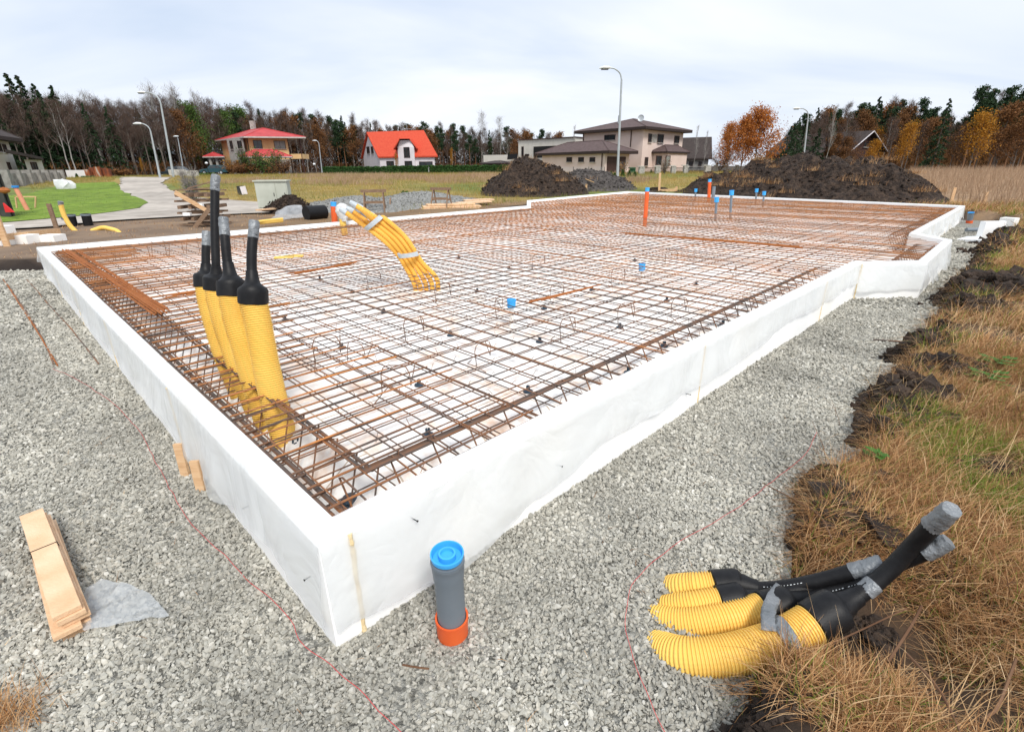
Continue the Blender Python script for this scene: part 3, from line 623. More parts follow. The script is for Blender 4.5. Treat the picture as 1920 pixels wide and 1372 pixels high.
# ------------------------------------------------------------ ducts
def rib_tube(pts, r, pitch, amp, mt, name, parent, sides=26):
    ps = spline(pts, pitch / 4); rr_ = [r + (amp if (k % 4) in (0, 1) else -amp) for k in range(len(ps))]
    return MB().tube(ps, rr_, sides).build(name, mt, parent, smooth=False)
def twisted_tape(p, q, r, parent, name='tape_end', closed=True):
    n = 10; ps = [Vector(p).lerp(Vector(q), k / n) for k in range(n + 1)]; rr_ = [r * (1.0 + .03 * math.sin(k * 2.1)) for k in range(n + 1)]
    if closed: rr_[-1] = r * .9
    mb = MB().tube(ps, rr_, 18); c_ = (Vector(p) + Vector(q)) / 2
    mb.v = [v_ + V(*[noise.noise(v_ * 38 + V(k_, 0, 0)) for k_ in (0, 5, 9)]) * r * .13 for v_ in mb.v]
    return mb.build(name, 'tape', parent, smooth=True)
def duct(ylw, cap, neck, inner, tip, R_, ri, label, group, pitch=.0135, tape=True, capl=None, amp=.0034):
    t = thing('insulated_duct', ylw[0], label, 'duct', group)
    rib_tube(ylw, R_, pitch, amp, 'yellow', 'yellow_sleeve', t)
    a_, b_ = Vector(cap[0]), Vector(cap[1]); u_ = (b_ - a_).normalized()
    nk = Vector(neck); ps = [a_ - u_ * .004, a_, a_.lerp(b_, .25), a_.lerp(b_, .5), a_.lerp(b_, .75), a_.lerp(b_, .93), b_, b_.lerp(nk, .12), b_.lerp(nk, .3), b_.lerp(nk, .65), nk, nk + (nk - b_).normalized() * .003]
    rr_ = [R_ * 1.0, R_ * 1.1, R_ * 1.11, R_ * 1.1, R_ * 1.11, R_ * 1.08, R_ * 1.0, R_ * .78, ri * 1.5, ri * 1.25, ri * 1.15, ri * 1.0]
    MB().tube(ps, rr_, 26).build('end_cap', 'black', t, smooth=True)
    ip = spline([b_.lerp(nk, .5)] + [Vector(q) for q in inner], .05)
    MB().tube(ip, ri, 18).build('inner_pipe', 'black', t, smooth=True)
    if tape: twisted_tape(Vector(inner[-1]) - (Vector(inner[-1]) - Vector(tip)).normalized() * 0 - (Vector(tip) - Vector(inner[-1])).normalized() * .02, tip, ri * 1.07, t)
    return t, ip
g1 = 'upright ducts rising through the mesh'
def PP(l): return [P(*q) for q in l]
DU = [
 ('front right one of the four upright ducts, with the shortest grey taped top', [(545, 848, 3.30), (532, 815, 3.26), (515, 755, 3.2), (500, 690, 3.14), (485, 610, 3.1), (475, 562, 3.08)], [(475, 568, 3.08), (474, 540, 3.06)], (472, 508, 3.06), [(472, 505, 3.06), (472, 470, 3.05), (475, 440, 3.05)], (477, 414, 3.05)),
 ('third upright duct from the left, with a crumpled grey tape top', [(515, 822, 3.52), (503, 795, 3.46), (478, 720, 3.38), (455, 640, 3.32), (441, 590, 3.3), (434, 552, 3.28)], [(434, 555, 3.28), (433, 526, 3.27)], (427, 492, 3.26), [(426, 490, 3.26), (423, 460, 3.25), (421, 436, 3.25)], (419, 408, 3.25)),
 ('tallest of the four upright ducts, with long black inner pipe', [(496, 800, 3.72), (478, 760, 3.66), (450, 690, 3.6), (425, 615, 3.57), (412, 570, 3.55), (407, 540, 3.54)], [(407, 543, 3.54), (406, 518, 3.52)], (405, 500, 3.5), [(405, 498, 3.5), (403, 430, 3.48), (403, 352, 3.46)], (405, 328, 3.45)),
 ('leftmost of the four upright ducts, the shortest', [(470, 782, 3.95), (455, 745, 3.9), (425, 675, 3.84), (402, 600, 3.78), (392, 562, 3.76), (388, 535, 3.75)], [(388, 538, 3.75), (387, 514, 3.74)], (386, 494, 3.73), [(386, 492, 3.73), (386, 470, 3.72), (387, 456, 3.72)], (388, 434, 3.72))]
for lb, yl, cp_, nk, inn, tip in DU:
    duct(PP(yl), PP(cp_), P(*nk), PP(inn), P(*tip), .078, .029 if 'tallest' not in lb else .028, lb, g1)
g2 = 'ducts lying out of the gravel at lower right'
RD = [
 ('nearest and longest yellow duct at lower right, bent up with its black pipe pointing right', [(1195, 1204, -.12), (1232, 1217, -.05), (1285, 1231, .01), (1360, 1228, .045), (1430, 1211, .075), (1480, 1192, .1), (1530, 1164, .14)], [(1522, 1168, .135), (1572, 1138, .18)], (1608, 1117, .215), [(1612, 1114, .22), (1660, 1076, .30), (1709, 1026, .43), (1752, 981, .57)], (1786, 955, .66), .07, .031),
 ('second yellow duct at lower right, tucked behind the longest one', [(1190, 1155, -.12), (1228, 1163, -.05), (1288, 1169, .0), (1360, 1160, .045), (1436, 1142, .07)], [(1430, 1143, .07), (1480, 1130, .09)], (1520, 1120, .11), [(1524, 1119, .115), (1600, 1098, .19), (1680, 1058, .33), (1742, 1032, .44)], (1780, 1014, .5), .064, .028),
 ('short yellow duct at lower right, third from the front', [(1215, 1152, -.1), (1252, 1144, -.03), (1300, 1136, .025), (1352, 1128, .055)], [(1348, 1128, .055), (1392, 1121, .07)], (1425, 1116, .08), [(1430, 1115, .085), (1480, 1108, .11), (1545, 1096, .15)], (1580, 1088, .17), .06, .022),
 ('farthest yellow duct at lower right, with a thin black pipe taped at its end', [(1240, 1108, -.1), (1272, 1104, -.01), (1305, 1101, .03), (1340, 1099, .05)], [(1336, 1099, .05), (1384, 1095, .06)], (1420, 1103, .065), [(1426, 1104, .07), (1480, 1100, .11), (1550, 1085, .18), (1606, 1069, .25)], (1655, 1055, .31), .062, .031)]
def ZZ(l): return [Z(*q) for q in l]
for lb, yl, cp_, nk, inn, tip, R_, ri in RD:
    t_, ip = duct(ZZ(yl), ZZ(cp_), Z(*nk), ZZ(inn), Z(*tip), R_, ri, lb, g2, pitch=.0115)
    if 'short' in lb or 'nearest' in lb: continue
    fine = spline(ip, .013); mb = MB()                # small white printing along the black pipe
    for k in range(len(fine) // 6, int(len(fine) * .62)):
        if k % 9 == 0 or random.random() < .25: continue
        tg = (fine[k + 1] - fine[k]).normalized(); n_ = (V(0, -.55, 1) - tg * tg.dot(V(0, -.55, 1))).normalized(); s_ = tg.cross(n_); c_ = fine[k] + n_ * (ri + .0006); mb.obox(c_, tg * random.uniform(.0015, .0035), s_ * random.uniform(.001, .0016), n_ * .0004)
    tag(mb.build('printed_marks', 'lamp_glass', t_), kind='stuff')
# duct tape straps round the lower right ducts
t = thing('tape_strap', Z(1465, 1190, .09), 'grey duct tape strap wrapped around the yellow ducts at lower right', 'tape', 'grey tape straps')
def strap(pts, w_, name='strap', n=30):
    ps = spline(pts, .012); vs = []; 
    for k, p_ in enumerate(ps):
        tdir = (ps[min(k + 1, len(ps) - 1)] - ps[max(k - 1, 0)]).normalized(); view = (p_ - V(0, 0, CH)).normalized(); s_ = tdir.cross(view).normalized()
        for j in range(5): o_ = (j / 4 - .5); vs.append(p_ + s_ * w_ * o_ + V(*[noise.noise(p_ * 60 + V(j * .6, k_ * 7, 0)) for k_ in (0, 1, 2)]) * .0035)
    fs = [(k * 5 + j, k * 5 + j + 1, (k + 1) * 5 + j + 1, (k + 1) * 5 + j) for k in range(len(ps) - 1) for j in range(4)]
    o = npmesh(name, [q[:] for q in vs], fs, 'tape', t, smooth=True); md = o.modifiers.new('s', 'SOLIDIFY'); md.thickness = .002; return o
# ring around the front duct
def ring_strap(c, ax, r, w_, parent, name='tape_ring', n=26, amp=.0025):
    ax = Vector(ax).normalized(); ps = [Vector(c) + ax * w_ * (k / 6 - .5) for k in range(7)]
    mb = MB().tube(ps, r, n, cap=False); mb.v = [q + V(*[noise.noise(q * 45 + V(k_ * 9, 0, 0)) for k_ in range(3)]) * amp for q in mb.v]
    return mb.build(name, 'tape', parent, smooth=True)
ring_strap(Z(1465, 1198, .092), Z(1480, 1192, .1) - Z(1430, 1211, .075), .078, .055, t)
strap([Z(1442, 1182, .16), Z(1440, 1150, .165), Z(1450, 1122, .15), Z(1466, 1100, .13)], .05)
t = thing('tape_strap', Z(1627, 1102, .25), 'grey tape band around the black pipe of the nearest lower right duct', 'tape', 'grey tape straps')
ring_strap(Z(1630, 1101, .245), Z(1660, 1076, .30) - Z(1608, 1117, .215), .034, .05, t)
# thin orange conduits
t = thing('conduit_bunch', P(800, 548, 6.7), 'bunch of five thin yellow-orange conduits taped together, arching up out of the mesh', 'conduits')
ends = [((780, 553), (636, 392), 6.25), ((790, 554), (649, 390), 6.35), ((800, 549), (655, 379), 6.15), ((811, 547), (666, 384), 6.3), ((822, 543), (688, 398), 6.7)]
fan = [(0, 0), (6, -1), (14, -8), (20, 6), (10, 6)]
for k, ((bx, by), (ex, ey), dpt) in enumerate(ends):
    o1 = (k - 2) * 9.2
    pts = [P(bx, by + 6, 6.85), P(bx - 4, by - 22, 6.78), P(770 + o1 * 1.1, 487 + o1 * .2, 6.65), P(742 + o1 * 1.0, 450 - o1 * .25, 6.5), P(704 + o1 * .9, 418 - o1 * .45, 6.4), P(ex + 26, ey + 16, dpt + .04), P(ex + 8, ey + 4, dpt)]
    rib_tube(pts, .031, .03, .0012, 'orange_conduit', 'conduit', t, 12)
    u_ = (P(ex, ey, dpt) - P(ex + 26, ey + 16, dpt + .04)).normalized(); s_ = P(ex + 8, ey + 4, dpt)
    mb = MB().tube([s_ - u_ * .04, s_, s_ + u_ * .05], [.036, .036, .026], 12); mb.build('taped_tip', 'pale_tape', t, smooth=True)
for c_, d_ in (((700, 418, 6.38), (742, 450, 6.5)), ((765, 477, 6.55), (785, 520, 6.7))):
    c0, d0 = P(*c_), P(*d_); ax = (d0 - c0).normalized(); sd_ = ax.cross(V(0, 1, 0)).normalized(); up_ = sd_.cross(ax); mb = MB(); b0 = 0; n = 24
    for j in range(5):
        for k in range(n):
            an = 2 * math.pi * k / n; mb.v.append(c0 + ax * (.06 * (j / 4 - .5) + .03 * math.cos(an)) + sd_ * math.cos(an) * .13 + up_ * math.sin(an) * .06 + V(*[noise.noise(V(k, j, q)) for q in (0, 5, 9)]) * .012)
    for j in range(4):
        for k in range(n): mb.f.append((j * n + k, j * n + (k + 1) % n, (j + 1) * n + (k + 1) % n, (j + 1) * n + k))
    mb.build('tape_wrap', 'pale_tape', t, smooth=True)

# ------------------------------------------------------------ near drain pipe
def drain(a_, b_, r, label, det=True):
    t = thing('drain_pipe', a_, label, 'drain pipe', 'grey drain pipes standing in the gravel'); a_ = Vector(a_); b_ = Vector(b_); u_ = (b_ - a_).normalized()
    L_ = (b_ - a_).length; q = lambda s_: a_ + u_ * s_
    MB().lathe(a_, u_, [(-.12, r * 1.13), (.04, r * 1.13), (.075, r * 1.19), (.09, r * 1.19), (.09, r * 1.06), (.05, r * 1.01)], 32).build('orange_socket', 'orange_pipe', t, smooth=True)
    MB().tube([q(.0), q(L_ - .13), q(L_ - .12), q(L_ - .085), q(L_ - .075), q(L_ - .05), q(L_ - .045), q(L_ - .035), q(L_ - .036), q(L_ - .032)], [r, r, r * 1.05, r * 1.07, r * 1.1, r * 1.1, r * 1.15, r * 1.15, r * 1.1, r * 1.12], 32).build('grey_tube', 'grey_pipe', t, smooth=True)
    c_ = MB().lathe(a_, u_, [(L_ - .02, r * 1.08), (L_ - .004, r * 1.13), (L_, r * 1.12), (L_, r * 1.04), (L_ - .024, r * .96), (L_ - .026, .0005)], 36).build('blue_cap', 'blue', t, smooth=True)
    MB().lathe(a_, u_, [(L_ - .026, r * .6), (L_ - .001, r * .58), (L_ - .0, r * .45), (L_ - .014, r * .43), (L_ - .015, .0005)], 32).build('cap_ring', 'blue', c_, smooth=True)
    return t
pb = Z(849, 1183, .0); pt = Y(838, 1036, pb.y - .03); drain(pb, pt, .0555, 'thick grey drain pipe with blue cap and orange collar by the near corner')
pb = Z(1817, 419, .0); pt = Y(1821, 398, pb.y); drain(pb, pt, .075, 'grey drain pipe with blue cap far off past the far right corner')

# ------------------------------------------------------------ planks, scrap film, string, bars on the gravel
pa, pb_ = Z(60, 963, .12), Z(131, 1160, .12)
d_ = (pb_ - pa); d_.z = 0; L_ = d_.length; u_ = d_.normalized(); s_ = V(u_.y, -u_.x, 0)
cfg = [(0, .0, .0, 'topmost'), (1, .012, -.004, 'second from the top'), (2, .03, .0, 'third from the top'), (3, -.02, .02, 'fourth from the top'), (4, .035, -.03, 'second from the bottom'), (5, .02, -.05, 'lowest')]
for k, sh, en, w_ in cfg:
    mid = V(pa.x, pa.y, 0) + d_ / 2 + s_ * (-sh * .55) + u_ * (en * .5 + .012 * (k % 2)); rot_ = .0 if k < 3 else -.02
    mid.z = .133 - k * .0235; uu_ = Matrix.Rotation(rot_, 3, 'Z') @ u_; ss = V(uu_.y, -uu_.x, 0)
    o = MB().obox(V(0, 0, 0) + mid, uu_ * (L_ * .475), ss * .045, V(0, 0, .011)).build('plank', 'fresh_wood'); bv = o.modifiers.new('b', 'BEVEL'); bv.width = .0015; bv.segments = 1
    tag(o, w_ + ' plank of the short stack of fresh boards at lower left', 'plank', 'fresh planks stacked at lower left')
c_ = V(pa.x, pa.y, 0) + d_ * .42
tag(MB().tube([c_ + s_ * .049 + V(0, 0, .03), c_ + s_ * .047 + V(0, 0, .146), c_ - s_ * .047 + V(0, 0, .146), c_ - s_ * .055 + V(0, 0, .03)], .0022, 5).build('black_tie', 'black'), 'thin black strap across the stack of fresh planks', 'strap')
sc = [Z(*q, .02) for q in ((165, 1105), (190, 1092), (245, 1102), (285, 1122), (318, 1160), (272, 1168), (215, 1176), (160, 1190), (135, 1170))]
o = sheet([(q.x, q.y) for q in sc], 'scrap_film', 'thin_film', .018, .02, kind=None, jag=.01, zf=lambda x, y: np.array([.016 + .02 * abs(noise.noise(V(a_ * 9, b_ * 9, 2))) + .012 * noise.noise(V(a_ * 25, b_ * 25, 0)) for a_, b_ in zip(x, y)]))
tag(o, 'torn scrap of clear plastic film on the gravel beside the planks', 'plastic scrap')
def gz_(p): return .012 * float(wav(p.x, p.y, 3.1)) + .008 * float(wav(p.x, p.y, 9.3))
def cord(pxs, r, mt, name, label, cat, z_=.022, st=.04, n=5, wob=.01):
    ps = spline([Z(*q, z_) for q in pxs], st); ps = [V(p.x + wob * noise.noise(p * 7), p.y + wob * noise.noise(p * 7 + V(4, 4, 4)), gz_(p) + z_ + .004 * noise.noise(p * 15)) for p in ps]
    return tag(MB().tube(ps, r, n).build(name, mt), label, cat)
cord([(100, 690), (190, 740), (255, 800), (300, 880), (345, 960), (385, 1010), (430, 1050), (490, 1110), (545, 1160), (562, 1200), (625, 1250), (690, 1310), (755, 1372), (800, 1420)], .0014, 'string', 'marking_string', 'thin red string lying on the gravel along the left wall', 'string')
cord([(1530, 810), (1510, 850), (1470, 885), (1400, 940), (1330, 985), (1250, 1035), (1190, 1090), (1172, 1150), (1180, 1210), (1205, 1280), (1250, 1372), (1280, 1430)], .0014, 'string', 'marking_string', 'thin red string curving on the gravel to the right of the slab', 'string')
cord([(5, 522), (40, 575), (75, 630), (108, 685)], .007, 'rust', 'loose_bar', 'longest loose rusty bar on the gravel at far left', 'rebar rod', st=.3, wob=0)
cord([(12, 530), (50, 585), (82, 640), (100, 682)], .006, 'rebar', 'loose_bar', 'loose bar lying against the longest rusty bar at far left', 'rebar rod', st=.3, wob=0)
cord([(50, 523), (95, 575), (140, 625), (185, 682)], .006, 'rebar', 'loose_bar', 'single loose bar on the gravel nearer the left foam wall', 'rebar rod', st=.3, wob=0)
cord([(1638, 635), (1680, 640), (1722, 643)], .008, 'rebar', 'loose_bar', 'short dark rod on the gravel strip at right', 'rebar rod', st=.3, wob=0)
cord([(755, 1244), (780, 1249), (803, 1250)], .004, 'stalk', 'twig', 'reddish brown twig on the gravel in front of the drain pipe', 'twig', st=.03)
# stakes against the left wall
for k, (px, py, px2, py2, lb) in enumerate(((349, 893, 338, 850, 'left of two short wooden stakes against the left foam wall'), (380, 928, 366, 872, 'right of two short wooden stakes against the left foam wall'))):
    a_ = Z(px, py, -.02); b_ = Z(px2, py2, .12); b_ = V(a_.x, a_.y, .2) + V(-.01, .02, 0); tag(MB().beam(a_, b_, .05, .022, (0, 1, 0)).build('stake', 'wood'), lb, 'stake', 'stakes against the left wall')
# ------------------------------------------------------------ buildings
def cas(A, B, px, z_=None):                      # position along the wall line A-B under an image column
    d_ = ray(px, 320); A = Vector(A[:2]); B = Vector(B[:2]); e_ = B - A
    den = d_.x * e_.y - d_.y * e_.x; t = (A.x * e_.y - A.y * e_.x) / den; return V(d_.x * t, d_.y * t, 0)
def zat(p, py, px): return Y(px, py, p.y).z
def col(px, y_): d_ = ray(px, 320); t = y_ / d_.y; return V(d_.x * t, y_, 0)
def opening(par, A, B, rc, name='window', frame='frame_dark', pane='glass', fw=.07, mull=1, centre=None, deep=.05, sill=True):
    x0, y0, x1, y1 = rc; p, q = cas(A, B, x0), cas(A, B, x1); zt_, zb_ = (zat(p, y0, x0) + zat(q, y0, x1)) / 2, (zat(p, y1, x0) + zat(q, y1, x1)) / 2
    u_ = (q - p).normalized(); nn_ = V(-u_.y, u_.x, 0)
    if nn_.dot(p) > 0: nn_ = -nn_                    # towards the viewer's side = outside
    W_ = (q - p).length; mb = MB(); mid = (p + q) / 2; H_2 = zt_ - zb_
    for s_ in (-1, 1): mb.obox(mid + u_ * s_ * (W_ / 2 - fw / 2) + V(0, 0, (zt_ + zb_) / 2) + nn_ * .02, u_ * fw / 2, nn_ * deep, V(0, 0, H_2 / 2))
    for z_ in (zt_ - fw / 2, zb_ + fw / 2): mb.obox(mid + V(0, 0, z_) + nn_ * .02, u_ * (W_ / 2 - fw), nn_ * (deep - .004), V(0, 0, fw / 2))
    for k in range(mull): mb.obox(mid + u_ * W_ * ((k + 1) / (mull + 1) - .5) + V(0, 0, (zt_ + zb_) / 2) + nn_ * .02, u_ * fw / 3, nn_ * (deep - .01), V(0, 0, H_2 / 2 - fw))
    f_ = mb.build(name, frame, par)
    MB().obox(mid + V(0, 0, (zt_ + zb_) / 2) + nn_ * .012, u_ * (W_ / 2 - fw * .9), nn_ * .02, V(0, 0, H_2 / 2 - fw * .9)).build('pane' if name == 'window' else 'leaf', pane, f_)
    if sill: MB().obox(mid + V(0, 0, zb_ - .04) + nn_ * .07, u_ * (W_ / 2 + .06), nn_ * .1, V(0, 0, .03)).build('sill', 'concrete', f_)
    return f_
def walls(par, cs, z0, z1, mt='pink_wall', name='wall'): return MB().prism([(c_[0], c_[1]) for c_ in cs], z0, z1).build(name, mt, par)
def hip(par, cs, ze, zr, over, mt, k=.0, th=.22, fm='fascia', name='roof', ridge=None):
    cs = [V(c_[0], c_[1], 0) for c_ in cs]; c0 = sum(cs, V(0, 0, 0)) / 4
    ev = [c_ + (c_ - c0).normalized() * over * 1.35 for c_ in cs]; e_ = [V(p.x, p.y, ze) for p in ev]; b_ = [V(p.x, p.y, ze - th) for p in ev]
    # ridge along the longer axis
    l0 = (cs[1] - cs[0]).length; l1 = (cs[2] - cs[1]).length
    if l0 >= l1: ax = (cs[1] - cs[0]).normalized(); hl = (l0 - l1) / 2 + k
    else: ax = (cs[2] - cs[1]).normalized(); hl = (l1 - l0) / 2 + k
    r0, r1 = c0 - ax * hl + V(0, 0, zr), c0 + ax * hl + V(0, 0, zr)
    if ridge: r0, r1 = ridge
    mb = MB()
    if l0 >= l1: fs = [(e_[0], e_[1], r1, r0), (e_[1], e_[2], r1), (e_[2], e_[3], r0, r1), (e_[3], e_[0], r0)]
    else: fs = [(e_[0], e_[1], r0), (e_[1], e_[2], r1, r0), (e_[2], e_[3], r1), (e_[3], e_[0], r0, r1)]
    for f_ in fs: mb.quad(*f_)
    ro = mb.build(name, mt, par); mb = MB()
    mb.quad(*reversed(b_)); 
    for i in range(4): mb.quad(b_[i], b_[(i + 1) % 4], e_[(i + 1) % 4] - V(0, 0, .003), e_[i] - V(0, 0, .003))
    mb.build('fascia', fm, ro)
    mb = MB()
    for f_ in ((e_[0], r0), (e_[1], r1 if l0 >= l1 else r0), (e_[2], r1), (e_[3], r0 if l0 >= l1 else r1), (r0, r1)):
        if (f_[0] - f_[1]).length > .3: mb.tube([f_[0], f_[1]], .07, 5)
    mb.build('ridge_tiles', mt, ro); return ro
def quadplan(pl, yl, pc, yc, pr, yr):
    a_, b_, c_ = col(pl, yl), col(pc, yc), col(pr, yr); return [a_, b_, c_, a_ + c_ - b_]     # left, near corner, right, back
def downpipe(par, A, B, px, y0, y1): p = cas(A, B, px); MB().tube([p + V(0, -.12, zat(p, y0, px)), p + V(0, -.12, zat(p, y1, px))], .06, 6).build('downpipe', 'frame_dark', par)
# pink house
q = quadplan(1090, 76, 1201, 68, 1274, 76); z0 = .8
ph = thing('house', (*q[1].xy, z0), 'pale pink two-storey house with brown hipped roofs and attached garage', 'house')
ze = zat(q[1], 240, 1201); walls(ph, q, z0, ze); hip(ph, q, ze + .12, zat((q[0] + q[2]) / 2, 223.5, 1180), .9, 'roof_brown', th=.3)
opening(ph, q[0], q[1], (1130, 253, 1150, 263)); f_ = opening(ph, q[1], q[2], (1210, 251, 1216, 267)); opening(ph, q[1], q[2], (1227, 252, 1238, 268))
p1_, p2_ = cas(q[1], q[2], 1216.5), cas(q[1], q[2], 1226.5); MB().prism([p1_.xy + V(0, -.06), p2_.xy + V(0, -.06), p2_.xy, p1_.xy], zat(p1_, 267, 1217), zat(p1_, 252, 1217)).build('brick_panel', 'stone_wall', ph)
opening(ph, q[1], q[2], (1258, 255, 1267, 269)); opening(ph, q[1], q[2], (1207, 295, 1213, 311)); opening(ph, q[1], q[2], (1257, 296, 1264, 311))
p1_, p2_ = cas(q[1], q[2], 1257.5), cas(q[1], q[2], 1266.5); MB().prism([p1_.xy + V(0, -.06), p2_.xy + V(0, -.06), p2_.xy, p1_.xy], zat(p1_, 283, 1258), zat(p1_, 271, 1258)).build('brick_panel', 'stone_wall', ph)
g = quadplan(1016, 72, 1133, 62, 1178, 66); zg = zat(g[1], 285, 1133); walls(ph, g, z0, zg, name='garage_wall'); hip(ph, g, zg + .12, zat((g[0] + g[2]) / 2, 265.5, 1115), .8, 'roof_brown', th=.3, name='garage_roof')
for rc in ((1062, 295, 1072, 304), (1084, 295, 1094, 304), (1105, 295, 1115, 304)): opening(ph, g[0], g[1], rc)
opening(ph, g[1], g[2], (1137, 294, 1171, 328), 'garage_door', 'frame_dark', 'brown_door', mull=0, sill=False)
# entrance bay
e1, e2 = cas(q[1], q[2], 1222), cas(q[1], q[2], 1259); u_ = (e2 - e1).normalized(); nv = V(u_.y, -u_.x, 0); bay = [e1, e1 + nv * 2, e2 + nv * 2, e2]; zb = zat(e1, 286, 1222)
walls(ph, bay, z0, zb, name='porch_wall'); hip(ph, bay, zb + .08, zat(e1, 272, 1222), .4, 'roof_brown', th=.22, name='porch_roof')
opening(ph, bay[1], bay[2], (1228, 292, 1238, 310)); opening(ph, bay[1], bay[2], (1246, 292, 1254, 312), 'door', 'frame_dark', 'curtain', mull=0, sill=False)
for px, y0, y1, (aa, bb_) in ((1091, 250, 270, (q[0], q[1])), (1178, 245, 276, (q[0], q[1])), (1127, 288, 325, (g[0], g[1]))): downpipe(ph, aa, bb_, px, y0, y1)
c_ = col(1155, 74); MB().tube([V(c_.x, c_.y, 7.0), V(c_.x, c_.y, zat(c_, 217, 1155))], .18, 8).build('chimney', 'galv', ph)
c_ = col(1194, 73); mb = MB(); zc = zat(c_, 222, 1194); mb.lathe(V(c_.x, c_.y, zc), V(-.4, -1, .2), [(0, .001), (.02, .25), (.09, .42)], 14); mb.tube([V(c_.x, c_.y, zc - 1.2), V(c_.x, c_.y, zc)], .035, 5); mb.build('satellite_dish', 'galv', ph)
# unfinished flat house
q = quadplan(972, 106, 1076, 96, 1096, 99); z0 = .8
fh = thing('house', (*q[0].xy, z0), 'unfinished beige flat-roofed house with a wide dark opening, left of the pink house', 'house')
zt_ = [zat(q[0], 262, 972), zat(q[1], 258, 1076), zat(q[1], 258, 1076), zat(q[0], 262, 972)]; MB().prism([p.xy for p in q], z0, zt_[1]).build('wall', 'beige_wall', fh)
MB().prism([p.xy for p in [q[0] + V(-.15, -.2, 0), q[1] + V(0, -.25, 0), q[2] + V(.2, 0, 0), q[3]]], zt_[1] + .002, zt_[1] + .15).build('parapet', 'frame_dark', fh)
opening(fh, q[0], q[1], (1000, 274, 1043, 296), 'opening', 'beige_wall', 'black_opening', fw=.02, mull=0, sill=False); opening(fh, q[0], q[1], (978, 275, 982, 296), 'window', pane='black_opening', mull=0, sill=False)
lw = [col(907, 100), col(971, 98), col(971, 106), col(907, 108)]; MB().prism([p.xy for p in lw], z0, zat(lw[0], 291, 907)).build('low_wing', 'beige_wall', fh)
mb = MB(); c_ = col(961, 97); mb.obox(V(c_.x, c_.y, zat(c_, 294, 961)), V(.9, 0, .06), V(0, .5, 0), V(.05, 0, .42)); tag(mb.build('tarpaulin_bundle', 'black'), 'black tarpaulin bundle by the low wing of the unfinished house', 'tarpaulin')
# small red cabin
q = quadplan(905, 88, 950, 84, 963, 88); t = thing('garden_cabin', (*q[0].xy, z0), 'small red cabin with a low dark roof, behind the hedge', 'cabin'); zc = zat(q[1], 307, 950); walls(t, q, z0, zc, 'brown_door'); hip(t, q, zc + .1, zat(q[1], 301.5, 935), .4, 'roof_dark', th=.15)
# white house with orange roof
def gable_house(name, lab, qa, qb, qc, z0, ze, zr, wm, rm_, over=.5, th=.25, gab='white_wall'):
    # ridge runs along a-b ; a-d gable side on the left
    a_, b_, c_ = qa, qb, qc; d_ = a_ + c_ - b_; t = thing(name, (*a_.xy, z0), lab, 'house')
    walls(t, [a_, b_, c_, d_], z0, ze, wm); u_ = (b_ - a_).normalized(); v_ = (d_ - a_).normalized(); W_ = (d_ - a_).length
    m0, m1 = (a_ + d_) / 2, (b_ + c_) / 2
    for s_, m_ in ((a_, m0), (b_, m1)):
        o_ = u_ * .0; p1, p2, p3 = V(*s_.xy, ze), V(*(s_ + v_ * W_).xy, ze), V(*m_.xy, zr); dd = u_ * (.2 if s_ is a_ else -.2)
        MB().quad(p1, p2, p3, ).quad(p1 + dd, p2 + dd, p3 + dd).quad(p1, p3, p3 + dd, p1 + dd).quad(p2, p3, p3 + dd, p2 + dd).build('gable', gab, t)
    mb = MB()
    sl = (zr - ze) / (W_ / 2)
    for sgn, base in ((-1, a_), (1, d_)):
        e0 = V(*(base + v_ * sgn * over - u_ * over).xy, ze - sl * over + .05); e1 = V(*(base + (b_ - a_) + v_ * sgn * over + u_ * over).xy, ze - sl * over + .05)
        r0, r1 = V(*(m0 - u_ * over).xy, zr + .05), V(*(m1 + u_ * over).xy, zr + .05); up_ = V(0, 0, th)
        mb.quad(e0 + up_, e1 + up_, r1 + up_, r0 + up_); mb.quad(e0, r0, r1, e1); mb.quad(e0, e1, e1 + up_, e0 + up_); mb.quad(e0, e0 + up_, r0 + up_, r0); mb.quad(e1, r1, r1 + up_, e1 + up_)
    ro = mb.build('roof', rm_, t); return t, [a_, b_, c_, d_], m0, m1, ro
a_, b_ = col(714, 108), col(816, 104); c_ = b_ + (col(684, 118) - a_)
wa = a_ ; t, q, m0, m1, ro = gable_house('house', 'white house with a bright orange tiled gable roof behind the hedge', a_, b_, c_, .8, zat(a_, 293, 714), zat(a_, 258, 714) + 1.0, 'white_wall', 'roof_orange')
for rc, nm in (((726, 302, 740, 312), 'window'), ((787, 303, 812, 312), 'window')): opening(t, a_, b_, rc, fw=.1)
for rc in ((692, 275, 697, 288), (700, 275, 704, 288)):
    opening(t, q[3], q[0], rc, fw=.08)
dl, dr = cas(a_, b_, 750), cas(a_, b_, 780); nv = V(0, -1, 0); dm = [dl + nv * .6, dr + nv * .6, dr + V(0, 4, 0), dl + V(0, 4, 0)]; zd = zat(dl, 277, 750)
walls(t, dm, .8, zd, 'white_wall', 'dormer_wall'); mid_ = (dm[0] + dm[1]) / 2; zt = zat(dl, 264, 750); mb = MB(); W2 = (dr - dl).length / 2
for y_ in (-.003, .3): mb.quad(V(dm[0].x, dm[0].y + y_, zd), V(dm[1].x, dm[1].y + y_, zd), V(mid_.x + 1, mid_.y + y_, zt), V(mid_.x - 1, mid_.y + y_, zt))
mb.build('dormer_gable', 'white_wall', t); mb = MB()
